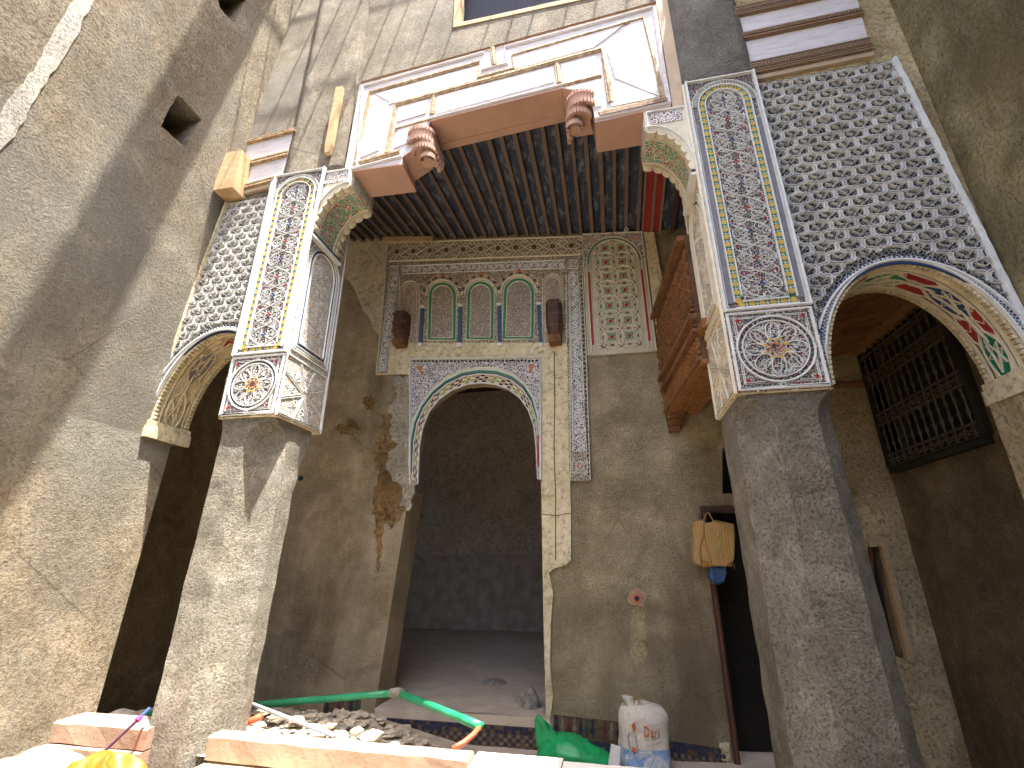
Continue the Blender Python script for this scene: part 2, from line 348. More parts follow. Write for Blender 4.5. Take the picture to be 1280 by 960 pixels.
M['purple'] = pig('purple_rod', (.10,.05,.09)); M['magenta'] = pig('magenta_grip', (.50,.04,.22)); M['steel'] = pig('pale_grey_pipe', (.45,.46,.50))

M['chase'] = plaster('chase_mortar', (.46,.37,.21), (.36,.29,.17), (.52,.44,.28), 40, .006, 3)
M['rosem'] = plain('pink_mortar', (.42,.27,.18), .9, .2, 12, .4)
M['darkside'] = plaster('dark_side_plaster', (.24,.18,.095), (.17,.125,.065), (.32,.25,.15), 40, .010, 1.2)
YF, YB = 3.10, 5.10             # front of the arcade, face of the gallery's back wall
FZ = 0.41                       # courtyard level (the gallery floor at z = 0.05 is dug out)
TOP = CZ + 7.2

exec_order = []

# ================================================================ THE SETTING
def grid(name, x0, x1, y0, y1, step, zf, mat):
    nx = int((x1-x0)/step)+1; ny = int((y1-y0)/step)+1
    b = MB(); vs = [(x0+(x1-x0)*i/nx, y0+(y1-y0)*j/ny, zf(x0+(x1-x0)*i/nx, y0+(y1-y0)*j/ny)) for j in range(ny+1) for i in range(nx+1)]
    b.add(vs, [(j*(nx+1)+i, j*(nx+1)+i+1, (j+1)*(nx+1)+i+1, (j+1)*(nx+1)+i) for j in range(ny) for i in range(nx)])
    return b.build(name, mat, smooth=True)
struct(grid('ground', -60, 60, -80, YF-.02, 4, lambda x, y: FZ-.15, M['ground']))
struct(grid('courtyard_floor', -3.9, 2.9, -4, YF-.02, .1, lambda x, y: FZ-.02 + .03*noise.noise(Vector((x*2, y*2, 0))) + max(0, .16*(1-math.hypot((x+3.45)/1.0, (y-2.75)/.7))), M['ground']))
struct(grid('gallery_floor', -4.3, 3.0, YF-.02, YB+.5, .08, lambda x, y: .05 + .02*noise.noise(Vector((x*3, y*3, 2))), M['dust']))
struct(grid('room_floor', -5.0, .55, YB+.02, 11.2, .2, lambda x, y: .29 + .02*noise.noise(Vector((x*2, y*2, 5))), M['dust']))

# ---- the tall wall on the left, leaning slightly
def XL(z): return -3.665 + .09*max(0, z-2.6)
class Lean:
    def p(s, y, z, n=0): return Vector((XL(z)+n, y, z))
LW = Lean()
def at_left(px, py):
    d = ray(px, py); n = Vector((1, 0, -.09)); q = Vector((-3.665, 0, 2.6)); t = (q-C0).dot(n)/d.dot(n); v = C0+d*t; return (v.y, v.z)
left = thing('courtyard_wall', 'tall rough brown plaster wall in sunlight with two small dark holes, on the left', 'wall', (-3.7, 0, FZ-.15))
h1 = [at_left(*q) for q in ((222,118),(252,149),(231,185),(201,157))]
h2 = [at_left(*q) for q in ((270,-16),(309,-2),(293,29),(275,10))]
b = MB(); b.plate(LW, [(-5, FZ-.15), (YF+.19, FZ-.15), (YF+.26, 2.6), (-5, 2.6)], [], -.45, 0)
b.plate(LW, [(-5, 2.6), (YF+.38, 2.6), (YF+.38, TOP), (-5, TOP)], [ragged(h1, .006, .05, 1), ragged(h2, .006, .05, 2)], -.45, 0)
b.build('wall_face', M['left'], left)
for h in (h1, h2):
    cy = sum(q[0] for q in h)/4; cz = sum(q[1] for q in h)/4
    b = MB(); b.fbox(LW, cy-.35, cy+.35, cz-.35, cz+.35, -.8, -.44, 0); b.fbox(LW, cy-.02, cy+.03, cz-.24, cz+.24, -.36, -.31, 1); b.build('window_recess', [M['dark'], M['darkwood']], left)
# smooth mortar line high on the wall
sm = [at_left(*q) for q in ((118,0),(80,70),(50,110),(24,160),(-8,196),(-20,180),(10,128),(40,88),(66,44),(90,0),(96,-10),(120,-10))]
b = MB(); b.plate(LW, ragged(sm, .01, .06, 3), [], -.01, .006); b.build('mortar_repair', M['limewash'], left, label='pale smooth mortar strip high on the wall')

# ---- right courtyard wall
rw = thing('courtyard_wall', 'shaded olive brown plaster wall closing the right side of the court', 'wall', (2.5, 0, FZ-.15))
b = MB(); b.plate(Side(2.5, -1), [(-5, FZ-.15), (YF+.02, FZ-.15), (YF+.02, TOP+1), (-5, TOP+1)], [], -.4, 0); b.build('wall_face', M['right'], rw)

ow = thing('courtyard_wall', 'rough plaster wall on the near side of the court behind the viewer', 'wall', (-.6, -4.2, FZ-.15))
b = MB(); b.box(-4.2, 3.0, -4.5, -4.2, FZ-.15, 4.6); b.build('wall_face', M['left'], ow)

# ---- upper arcade wall (above the openings) : one thing, several faces
fac = thing('arcade_wall', 'rough upper wall of the arcade with a dark window above the painted lintel', 'wall', (-.7, YF, 4.9))
FF = Flat(YF)
AC = {'L': (-3.13, .53), 'R': (1.93, .54)}
def arch_in(k, a_off=0, n=26):
    cx, a = AC[k]; a += a_off; b_ = .82 + a_off
    crown = CZ + 1.84
    return [(cx + a*math.cos(PI - PI*i/n), crown-b_+.0 + b_*math.sin(PI*i/n)+a_off*0) for i in range(n+1)]
SPR = CZ + 1.84 - .82 - .01
# left bay wall
oL = arch_in('L')
b = MB(); b.plate(FF, [(-3.95, SPR)] + [(oL[0][0], SPR)] + oL + [(oL[-1][0], SPR), (-2.47, SPR), (-2.47, TOP), (-3.95, TOP)], [], -.38, 0)
# right bay wall
oR = arch_in('R')
b.plate(FF, [(1.35, SPR), (oR[0][0], SPR)] + oR + [(oR[-1][0], SPR), (2.9, SPR), (2.9, TOP), (1.35, TOP)], [], -.38, 0, 1)
b.build('bay_wall', [M['facade'], M['tan']], fac)
# wall over the lintel, with a window
wq = [at(*q, 'y', YF+.02) for q in ((572,30),(700,-6))]
wx0, wz0 = wq[0].x, wq[0].z
b = MB(); b.plate(Flat(YF+.02), [(-2.47, 5.66), (.82, 5.66), (.82, TOP), (-2.47, TOP)], [ragged([(wx0, wz0), (.15, wz0+.03), (.15, wz0+1.5), (wx0, wz0+1.5)], .006, .08, 5)], -.36, 0)
b.build('wall_face', M['facade'], fac)
b = MB(); b.box(wx0-.02, .2, YF+.20, YF+.24, wz0-.02, wz0+1.55); b.build('window_dark_panel', M['navydark'], fac)  # dark panel; the unlit window interior is put into its colour
b = MB(); b.box(wx0-.045, wx0+.02, YF+.01, YF+.12, wz0-.05, wz0+1.55); b.box(wx0+.02, .2, YF+.012, YF+.12, wz0-.05, wz0+.004); b.build('window_frame', M['timber'], fac)
# pilaster over the left pillar / pier over the right pillar
def rough_prism(sec, z0, z1, dz, amp, top=None):
    """sec: function z -> list of (x, y); noise-jittered loft"""
    rings = []; n = int((z1-z0)/dz)
    for i in range(n+1):
        z = z0+(z1-z0)*i/n
        rings.append([Vector((x, y, z)) + Vector((noise.noise(Vector((x*7,y*7,z*7)))*amp, noise.noise(Vector((x*7+9,y*7,z*7)))*amp, 0)) for x, y in sec(z)])
    b = MB(); b.loft(rings); return b
def dense_rect(x0, x1, y0, y1, st=.06):
    return dens([(x0,y0),(x1,y0),(x1,y1),(x0,y1),(x0,y0)], st)[:-1]
zLt, zRt = CZ+3.42, CZ+3.68
b = rough_prism(lambda z: dense_rect(-2.84, -2.24, YF-.03, YF+.3), zLt-.02, TOP, .08, .006); b.build('pilaster', M['facade'], fac, smooth=True)
b = rough_prism(lambda z: dense_rect(.83, 1.36, YF-.05, YF+.5), zRt-.02, TOP, .08, .006); b.build('pilaster', M['pier_grey'], fac, smooth=True, label='grey shaded pier above the right pillar')
# unseen slab added to shade the right-hand side, and beams over the court
z_e = TOP - .2
xe = .88 + (-SUN.x/-SUN.z)*0
sx = SUN.x/-SUN.z; sy = SUN.y/-SUN.z          # horizontal drift per metre of fall
xe = .86 - sx*(z_e-6.3)
b = MB(); b.box(xe, 3.2, -4, 4.0, z_e, z_e+.25); tag(b.build('shade_slab', M['pier_grey']), 'unseen slab added high above the right side of the court to cast shade', 'roof')
zb_ = TOP+.1
def beam(p0, p1, wd, ht, label, grp=None, mat='timber'):
    p0, p1 = Vector(p0), Vector(p1); t = (p1-p0).normalized(); s = Vector((-t.y, t.x, 0)).normalized()*wd/2; u = Vector((0,0,ht))
    b = MB(); b.hexa([p0-s, p1-s, p1+s, p0+s, p0-s+u, p1-s+u, p1+s+u, p0+s+u]); return tag(b.build('roof_beam', M[mat]), label, 'beam', grp)
# unseen thick beam added to cast an upright shadow band down the left wall
m_ = -1.75
xs_, ys_ = XL(6.0), 2.50                          # point of the band on the wall at z = 6.0
q0 = Vector((xs_ - sx*(zb_-6.0), ys_ - sy*(zb_-6.0), zb_))
d0 = Vector((1, m_, 0))
beam(q0 + d0*(-3.9-q0.x), q0 + d0*1.5, .25, .12, 'unseen thick beam added high over the court to cast the band on the left wall')
ZL = TOP+1.0
for i in range(15):
    x = -3.4+.30*i + R.uniform(-.05, .05) - sx*3.4
    beam((x, 2.15, ZL), (x+R.uniform(-.05,.05), 2.86, ZL), .015, .02, 'thin roof pole of the shading lattice over the arcade wall', 'thin poles of the shading lattice')
for i in range(3): beam((-2.9, 2.30+.22*i, ZL-.05), (2.2, 2.34+.22*i, ZL-.05), .014, .02, 'long cross pole carrying the shading lattice', 'cross poles of the shading lattice')

# ---- pillars
def pillar(kind):
    if kind == 'L':
        t = thing('pillar', 'sunlit left pillar with carved painted stucco on its upper half and bare plaster shaft', 'pillar', (-2.7, 3.35, FZ))
        c = [at(*q, 'y', 3.04) for q in ((272,520),(340,517),(410,207),(355,223))]
        x0, x1, ztop, zm, zb = -2.95, -2.46, zLt, 3.205, 2.69
        ch = (.03, .20)
    else:
        t = thing('pillar', 'shaded right pillar with carved painted stucco on its upper half and bare grey plaster shaft', 'pillar', (1.1, 3.35, FZ))
        x0, x1, ztop, zm, zb = .83, 1.37, zRt, 3.20, 2.635
        ch = (.17, .11)
    fy, by = 3.05, 3.66
    # lower shaft: square with wide chamfers that die out under the stucco
    def sec(z):
        k = min(1, max(0, (zb-.02-z)/.16)); k = math.sin(k*PI/2)**.7
        t_ = max(0, (zb-z))/2.0; a, c_ = ch[0]*k+.012, ch[1]*k+.012; lx0 = x0+.01; lx1 = x1-.02; by = 3.66
        if kind == 'L': lx0 -= .075*t_; lx1 -= .03*t_; by = 3.62-.10*min(1,t_*4)-.08*t_
        else: lx1 += .03+.05*t_
        sh = 0
        pts = [(lx0, fy+.02+a), (lx0+a, fy+.02), (lx1-c_, fy+.02), (lx1, fy+.02+c_), (lx1, by-.04), (lx1-.04, by), (lx0+.04, by), (lx0, by-.04)]
        out = []
        for i in range(8):
            A, B = Vector(pts[i]), Vector(pts[(i+1)%8])
            for j in range(5): out.append(tuple(A.lerp(B, j/5)))
        return [(x+sh, y) for x, y in out]
    rough_prism(sec, FZ-.14, zb+.02, .05, .007).build('shaft', M['pier'], t, smooth=False)
    # stucco block core
    b = MB(); b.box(x0, x1, fy-.005+.006, by, zb+.012, ztop-.003); b.build('stucco_core', M['white'], t)
    b = MB(); b.plate(Level(zb+.012, -1), ragged([(x0,fy),(x1,fy),(x1,by),(x0,by)], .006, .04, 5), [], -.02, .02); b.build('broken_edge', M['cream'], t)
    W = x1-x0
    F = Quad((x0, fy, zb), (x1, fy, zb), (x1, fy, ztop), (x0, fy, ztop)); F.n = Vector((0,-1,0))
    if kind == 'L': F.c[2] = Vector((-2.37, fy, ztop)); F.c[3] = Vector((-2.90, fy, ztop))
    H = ztop-zb; hm = zm-zb
    # --- medallion square
    b = MB(); b.fbox(F, 0, W, 0, hm, 0, .006, 0)
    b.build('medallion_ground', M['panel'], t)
    b = MB(); cx, cy = W/2, hm/2; r = min(W, hm)/2
    def rib(p, w, n1=.022, mi=0, cl=False): b.ribbon(F, p, w, .004, n1*.68 + R.uniform(-.001,.001), mi, closed=cl)
    for e, wd in ((.018,.03),(.05,.008)): rib([(e,e),(W-e,e),(W-e,hm-e),(e,hm-e)], wd, .026 if wd>.02 else .016, cl=True)
    rc = arc(cx, cy, r*.84, r*.84, 0, 2*PI, 48)[:-1]
    rib(rc, .016, .026, cl=True); rib(arc(cx, cy, r*.72, r*.72, 0, 2*PI, 44)[:-1], .010, .022, cl=True)
    for i in range(40):
        a = 2*PI*i/40; x, y = cx+r*.78*math.cos(a), cy+r*.78*math.sin(a); b.poly(F, arc(x, y, .0055, .0055, 0, 2*PI, 5)[:-1], .004, .013, 1)
    for i in range(8):
        a = 2*PI*i/8+PI/8*0; px_, py_ = cx+r*.45*math.cos(a), cy+r*.45*math.sin(a)
        pet = [(px_+math.cos(a)*u+(-math.sin(a))*v, py_+math.sin(a)*u+math.cos(a)*v) for u, v in arc(0,0,r*.23,r*.15,0,2*PI,14)[:-1]]
        rib(pet, .007, .021, cl=True); rib(spiral(px_, py_, r*.10, 1.0, a, 1, 8), .005, .017)
        a2 = a + 3*PI/4
        rib([(cx+r*.66*math.cos(a), cy+r*.66*math.sin(a)), (cx+r*.2*math.cos(a+.5), cy+r*.2*math.sin(a+.5)), (cx+r*.2*math.cos(a2), cy+r*.2*math.sin(a2))], .005, .019)
        a3 = a+PI/8; x, y = cx+r*.25*math.cos(a3), cy+r*.25*math.sin(a3)
        b.poly(F, arc(x, y, r*.065, r*.065, a3, a3+2*PI, 4)[:-1], .004, .014, 2)
        b.poly(F, arc(cx+r*.13*math.cos(a), cy+r*.13*math.sin(a), r*.042, r*.042, a, a+2*PI, 4)[:-1], .004, .015, 3)
        for s in (-1, 1): rib(spiral(cx+r*.62*math.cos(a+s*.22), cy+r*.62*math.sin(a+s*.22), r*.07, 1.1, a, s, 7), .005, .017)
    for sx_ in (-1, 1):
        for sy_ in (-1, 1):
            x, y = cx+sx_*(W/2-.085), cy+sy_*(hm/2-.085)
            rib(spiral(x, y, .022, 1.2, 0, sx_*sy_, 9), .006, .018)
            rib([(cx+sx_*(W/2-.06), cy+sy_*.10), (cx+sx_*(W/2-.06), cy+sy_*(hm/2-.06)), (cx+sx_*.10, cy+sy_*(hm/2-.06))], .006, .018)
            b.poly(F, arc(x+sx_*.012, y+sy_*.012, .015, .015, .4, 2*PI+.4, 5)[:-1], .004, .014, 4)
        rib(arc(cx+sx_*r*.9, cy, .014, .014, 0, 2*PI, 8)[:-1], .006, .027, cl=True)
    for sy_ in (-1, 1): rib(arc(cx, cy+sy_*r*.93, .014, .014, 0, 2*PI, 8)[:-1], .006, .027, cl=True)
    for i in range(46):
        a, q = R.uniform(0, 2*PI), r*R.uniform(.3, .68); rib(spiral(cx+q*math.cos(a), cy+q*math.sin(a), R.uniform(.010,.018), 1.2, a, R.choice((-1,1)), 7), .0045, .017)
    b.build('medallion', [M['white'], M['black'], M['yellow'], M['orange'], M['red']], t)
    # --- tall arched panel
    eA, eB = (.062, .108) if kind == 'L' else (.077, .128)
    o = lambda e, rise=None: archline(e, W-e, hm+e*.9, H-W/2-.02, (W/2-e)*1.02, 20)
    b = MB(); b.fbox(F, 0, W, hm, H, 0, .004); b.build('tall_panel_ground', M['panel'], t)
    b = MB()
    b.ribbon(F, [(.012,hm),(.012,H)], .024, 0, .03); b.ribbon(F, [(W-.012,hm),(W-.012,H)], .024, 0, .03)
    b.ribbon(F, [(.02,H-.012),(W-.02,H-.012)], .018, 0, .026); b.ribbon(F, [(.02,hm+.010),(W-.02,hm+.010)], .020, 0, .028)
    b.ribbon(F, o(eA), .013, 0, .024); b.ribbon(F, o(eB), .011, 0, .022)
    b.ribbon(F, [(eB,hm+.068),(W-eB,hm+.068)], .012, 0, .0225); b.ribbon(F, [(eA,hm+.022),(W-eA,hm+.022)], .010, 0, .0205)
    # radiating little leaves in the arch head
    for i in range(31):
        a = PI*(i+.5)/31; c1, s1 = math.cos(a), math.sin(a); yy = H-W/2-.02
        b.ribbon(F, [(W/2+(W/2-.068)*c1, yy+(W/2-.068)*s1), (W/2+(W/2-.045)*c1+.006*s1, yy+(W/2-.045)*s1-.006*c1), (W/2+(W/2-.03)*c1, yy+(W/2-.03)*s1)], .008, .003, .016)
    b.ribbon(F, o(.03), .008, 0, .019)
    b.build('panel_borders', M['white'], t)
    # painted side strips
    b = MB()
    for s in (0, 1):
        xo, xw_ = (.041, .009) if kind == 'L' else (.049, .017); x = xo if s == 0 else W-xo
        b.fbox(F, x-xw_, x+xw_, hm+.06, H-W/2-.22, .003, .012)
    b.build('painted_strip', M['greypaint'] if kind == 'R' else M['paleblue'], t)
    # zellij style coloured band between the two ribbons
    b = MB(); path = dens([((eA+eB)/2, hm+.045)] + archline((eA+eB)/2, W-(eA+eB)/2, hm+.045, H-W/2-.02, (W/2-(eA+eB)/2)*1.02, 24) + [((eA+eB)/2, hm+.045)], .004)
    acc = 0; k = 0; st = .060
    for i in range(1, len(path)):
        A, B = Vector(path[i-1]), Vector(path[i]); acc += (B-A).length
        if acc >= st/2:
            acc = 0; t_ = (B-A).normalized() if (B-A).length else Vector((0,1)); n_ = Vector((-t_.y, t_.x)); k += 1
            def T(u, v): q = B+t_*u+n_*v; return (q.x, q.y)
            if k % 2: b.poly(F, [T(math.cos(a)*.021, math.sin(a)*.021) for a in [PI/8+PI/4*j for j in range(8)]], .003, .013, 0)
            else:
                for sv in (-1, 1):
                    for su in (-1, 1): b.poly(F, [T(su*.0125+.0092*math.cos(a), sv*.0115+.0092*math.sin(a)) for a in [PI/3*j for j in range(6)]], .003, .012, 1 if kind == 'R' or k % 4 else 2)
    b.build('mosaic_band', [M['yellow'], M['teal'], M['navy']], t, stuff=True)
    b = MB(); b.ribbon(F, o((eA+eB)/2), .044, 0, .0065, 0, top=.98); b.ribbon(F, [(.10,hm+.045),(W-.10,hm+.045)], .044, 0, .0058, 0, top=.98); b.build('mosaic_bed', M['white'], t)
    # carved scrollwork inside
    b = MB(); ix0, ix1 = eB+.008, W-eB-.008; iw = ix1-ix0; cx = W/2; y0 = hm+.08; y1 = H-.15; nu = 9; uh = (y1-y0)/nu
    def rb(p, w, n1=.02, mi=0):
        b.ribbon(F, p, w, .002, n1*.62+R.uniform(-.001,.001), mi)
    for u in range(nu):
        yb = y0+u*uh; shr = .75 if u == nu-1 else 1
        for s in (-1, 1):
            hw = iw/2*.94*shr
            rb([(cx+s*hw*math.sin(PI*j/9)**1, yb+uh*j/9) for j in range(10)], .0062, .021)
            rb([(cx+s*hw*abs(math.cos(PI*j/10))**1.3, yb+uh*j/10) for j in range(11)], .005, .019)
            for q in range(4): rb(spiral(cx+s*hw*R.uniform(.1,.95), yb+uh*R.uniform(0,1), iw*R.uniform(.06,.09), 1.2, R.uniform(0,6), R.choice((-1,1)), 8), .0048, .015)
            for yy, rr, sg in ((.26,.17,1),(.74,.17,-1),(.5,.12,1)):
                rb(spiral(cx+s*hw*(.52 if rr>.15 else .8), yb+uh*yy, iw*rr, 1.35, PI/2 if sg>0 else -PI/2, s*sg, 12), .0052, .018)
            rb([(cx+s*hw*.12, yb+uh*.06),(cx+s*hw*.45, yb+uh*.02),(cx+s*hw*.9, yb+uh*.13)], .006, .017)
            rb([(cx+s*hw*.1, yb+uh*.40),(cx+s*hw*.3, yb+uh*.5),(cx+s*hw*.1, yb+uh*.60)], .006, .018)
            for q in range(3): rb([(cx+s*hw*(.2+.25*q), yb+uh*(.90-.05*q)),(cx+s*hw*(.34+.25*q), yb+uh*(.97-.05*q))], .006, .016)
        for dx, dy in ((0,.0),(.012,.012),(-.012,.012),(0,.024)): b.poly(F, arc(cx+dx, yb+uh*.47+dy, .0065, .007, 0, 2*PI, 5)[:-1], .003, .014, 1 if u % 2 else 2)
        for s in (-1, 1): b.poly(F, arc(cx+s*iw*.42*shr, yb+uh*.98, .008, .011, 0, 2*PI, 5)[:-1], .003, .013, 1)
    b.build('scrollwork', [M['white'], M['red'], M['blue']], t)
    # --- inner side face (towards the central bay)
    X, sg = (x1, 1) if kind == 'L' else (x0, -1)
    S = Side(X, sg); y0, y1 = fy+.0, by; d = y1-y0
    b = MB(); b.fbox(S, y0, y1, zb, ztop, 0, .006); b.build('side_ground', M['sidepanel'], t)
    b = MB()
    def r2(p, w, n1=.018, mi=0, cl=False): b.ribbon(S, p, w, .004, n1*.72+R.uniform(-.0008,.0008), mi, closed=cl)
    a0, a1 = y0+.02, y1-.02
    r2([(a0,zb+.02),(a1,zb+.02),(a1,zm),(a0,zm)], .018, .02, cl=True)
    cx, cy = (a0+a1)/2, (zb+zm)/2
    for i in range(8):
        a = PI*i/4+PI/8; e = Vector((math.cos(a), math.sin(a))); L = min(abs((a1-a0)/2/e.x), abs((zm-zb-.02)/2/e.y))*.98
        for o_ in (-.009, .009): r2([(cx+e.x*.03-e.y*o_, cy+e.y*.03+e.x*o_), (cx+e.x*L-e.y*o_, cy+e.y*L+e.x*o_)], .006, .017)
        a = PI*i/4; e = Vector((math.cos(a), math.sin(a)))
        r2(spiral(cx+e.x*.15, cy+e.y*.15, .035, 1.3, a, 1, 10), .006, .014); r2(spiral(cx+e.x*.22, cy+e.y*.20, .022, 1.2, a, -1, 8), .005, .014)
    za = zm+.03; zt = zm+1.22
    for e, wd, n1 in ((.03,.012,.024),(.055,.008,.018),(.075,.010,.022),(.115,.012,.026)):
        r2(archline(a0+e, a1-e, za+e, zt-d/2, d/2-e, 18) + [(a0+e, za+e)], wd, n1)
    b.ribbon(S, archline(a0+.095, a1-.095, za+.095, zt-d/2, d/2-.095, 18)+[(a0+.095,za+.095)], .018, .004, .010, 1)
    for i in range(70):
        yy = R.uniform(a0+.15, a1-.15); zz = R.uniform(za+.15, zt-.16)
        r2(spiral(yy, zz, R.uniform(.018,.035), 1.1, R.uniform(0,6), R.choice((-1,1)), 7), .006, .013)
    r2([(a0, zt+.06),(a1, zt+.06)], .012, .018)
    for i in range(5):
        zz = zt+.1+i*.17
        if zz+.15 < ztop: r2([(a0,zz),(cx,zz+.14),(a1,zz)], .007, .016); r2([(a0,zz+.14),(cx,zz),(a1,zz+.14)], .007, .017)
    b.ribbon(S, [(y0+.006,zb),(y0+.006,ztop)], .014, .003, .02); b.ribbon(S, [(y1-.008,zb),(y1-.008,ztop)], .016, .003, .018)
    b.build('side_carving', [M['white'] if kind == 'L' else M['stucwarm'], M['blue']], t)
    # outer side face, plain carved
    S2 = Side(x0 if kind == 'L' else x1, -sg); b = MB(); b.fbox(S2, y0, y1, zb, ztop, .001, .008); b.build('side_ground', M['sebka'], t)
    return t
pillar('L'); pillar('R')

# ================================================================ ARCHES with lattice spandrels
class ArchF:                    # intrados strip: x = fraction along curve (0..1), y = depth from the front
    def __init__(s, pts, y0):
        s.P = [Vector((x, 0, z)) for x, z in pts]; s.y0 = y0
        s.L = [0]
        for i in range(1, len(s.P)): s.L.append(s.L[-1]+(s.P[i]-s.P[i-1]).length)
        s.len = s.L[-1]
    def p(s, x, y, n=0):
        x = max(0, min(s.len*.9999, x)); i = 0
        while i < len(s.L)-2 and s.L[i+1] < x: i += 1
        t = (x-s.L[i])/(s.L[i+1]-s.L[i]); q = s.P[i].lerp(s.P[i+1], t); d = (s.P[i+1]-s.P[i]).normalized()
        nn = Vector((d.z, 0, -d.x))            # points into the opening
        return Vector((q.x, s.y0+y, q.z)) + nn*n
def arch(kind):
    cx, a = AC[kind]
    lab = {'L': 'sunlit left arch with lattice stucco above and cream carved underside', 'R': 'shaded right arch with lattice stucco above and red, green and blue carved underside'}[kind]
    t = thing('stucco_arch', lab, 'arch', (cx, YF+.18, SPR))
    if kind == 'L':
        bl, br, tr, tl = (180,542), (296,440), (352,228), (285,246)
        c = [at(*q, 'y', YF) for q in (bl, (290,520), tr, tl)]
    x0b, x0t, x1b, x1t = (-3.70, -3.44, -2.93, -2.86) if kind == 'L' else (1.36, 1.34, 2.52, 2.36)
    zt = CZ+(3.24 if kind == 'L' else 3.60)
    F0 = Quad((x0b, YF, SPR), (x1b, YF, SPR), (x1t, YF, zt), (x0t, YF, zt)); F0.n = Vector((0,-1,0))
    curve = arch_in(kind); crown = CZ+1.84
    # visible intrados and rims
    G = ArchF(curve, YF)
    n = 60; b = MB(); L = G.len
    b.add([G.p(L*i/n, d, .006) for i in range(n+1) for d in (0, .38)], [(2*i, 2*i+1, 2*i+3, 2*i+2) for i in range(n)])
    b.add([G.p(L*i/n, d, .0) for i in range(n+1) for d in (0, .38)], [(2*i, 2*i+2, 2*i+3, 2*i+1) for i in range(n)])
    b.build('intrados', M['stucwarm'] if kind == 'R' else M['cream'], t, smooth=True)
    b = MB()
    def rr(p, wd, n1=.02, mi=0, top=.6): b.ribbon(G, p, wd, .004, n1+R.uniform(-.001,.001), mi, top=top)
    for y in (.075, .30): rr(dens([(.02,y),(L-.02,y)], .03), .014, .018)
    for y in (.092, .283): rr(dens([(.02,y),(L-.02,y)], .03), .004, .012, 1)
    rr([(.06,.09),(.06,.29)], .006, .014, 1); rr([(L-.06,.09),(L-.06,.29)], .006, .014, 1)
    mid = .1875; k = 9; seg = (L-.16)/k
    cols = [2,3,4,3,2,3,4,3,5] if kind == 'R' else [5,5,4,3,2,3,5,5,5]
    if kind == 'L': cols = [6,6,7,6,3,6,2,6,6]
    for i in range(k):
        s0 = .08+seg*i; c0 = s0+seg/2
        big = i % 2 == 0
        if big:
            pts = [(c0+seg*.86*u, mid+.090*v) for u, v in ((-1,0),(-.62,-.62),(-.2,-.85),(.2,-.85),(.62,-.62),(1,0),(.62,.62),(.2,.85),(-.2,.85),(-.62,.62))]
            b.poly(G, pts, .004, .009, cols[i])
            rr(pts+[pts[0]], .013, .021)
            for q in range(3):
                a1 = 2*PI*q/3+.3; rr([(c0+seg*.5*math.cos(a1), mid+.06*math.sin(a1)), (c0-seg*.25*math.sin(a1), mid+.03*math.cos(a1)), (c0+seg*.5*math.cos(a1+2.1), mid+.06*math.sin(a1+2.1))], .009, .017)
            stp = [(c0+seg*.55*math.cos(2*PI*q*2/5+.3), mid+.062*math.sin(2*PI*q*2/5+.3)) for q in range(6)]; rr(stp, .011, .0185)
            rr(arc(c0, mid, seg*.2, .024, 0, 2*PI, 8), .007, .019)
        else:
            for s in (-1, 1):
                pts = [(c0+seg*.62*u, mid+s*(.056+.040*v)) for u, v in ((-1,.1),(-.4,-.9),(.4,-.9),(1,.1),(.6,.9),(-.6,.9))]
                b.poly(G, pts, .004, .0085, cols[i]); rr(pts+[pts[0]], .009, .018)
                for q in (-.45,0,.45): rr([(c0+seg*(q-.1), mid+s*.03),(c0+seg*(q+.1), mid+s*.06),(c0+seg*(q-.06), mid+s*.09)], .007, .016)
            rr([(s0-seg*.1,mid),(s0+seg*1.1,mid)], .010, .019)
    whites = M['stucwarm']
    b.build('intrados_carving', [whites if kind == 'R' else M['cream'], M['brown'], M['green'], M['red'], M['blue'], M['teal'], M['creamsmooth'], M['greypaint']], t)
    # lobed teeth along both rims
    b = MB(); st = .034
    for i in range(int(L/st)):
        for y, dpt in ((.002, .055), (.325, .052)):
            s = st*(i+.5); hw = st*.46
            vs = [G.p(s-hw, y, .004), G.p(s+hw, y, .004), G.p(s+hw*.75, y+dpt, .004), G.p(s-hw*.75, y+dpt, .004),
                  G.p(s-hw*.8, y+.002, .026), G.p(s+hw*.8, y+.002, .026), G.p(s+hw*.5, y+dpt*.6, .026), G.p(s-hw*.5, y+dpt*.6, .026)]
            b.hexa(vs)
    b.build('rim_teeth', M['cream'], t, stuff=True)
    # front: blue band, scalloped thread, white border
    FA = Flat(YF); b = MB()
    cl = lambda pts: [q for q in pts if (q[0] < x1b+.02 if kind == 'L' else (q[0] > 1.375 and (q[0] > 1.6 or q[1] > CZ+1.06)))]
    b.ribbon(FA, cl(arch_in(kind, .056, 60)), .050, 0, .014, 1, top=.95); b.ribbon(FA, cl(arch_in(kind, .088, 60)), .020, 0, .03)
    b.ribbon(FA, cl(arch_in(kind, .012, 60)), .020, 0, .024)
    zig = []; cc = ArchF(arch_in(kind, .022), 0); m2 = int(cc.len/.026)
    for i in range(m2):
        q0, q1 = cc.p(i*.026, 0, 0), cc.p(i*.026+.013, 0, -.028)
        zig += [(q0.x, q0.z), (q1.x, q1.z)]
    b.ribbon(FA, cl(zig), .010, .004, .022)
    b.build('rim_band', [M['white'], M['navy'] if kind == 'L' else M['blue']], t)
    # springer stone
    b = MB(); sx0 = (XL(SPR)+.0, curve[0][0]) if kind == 'L' else (curve[-1][0], 2.5)
    fx = (sx0[0], sx0[1]+.035) if kind == 'L' else (sx0[0]-.035, sx0[1]+.02)
    b.box(fx[0], fx[1], YF-.03, YF+.40, SPR-.075, SPR+.02)
    prof = [(YF-.035+.03*math.sin(a), SPR+.02+.05*(1-math.cos(a))) for a in [0,.4,.8,1.2,1.57]]
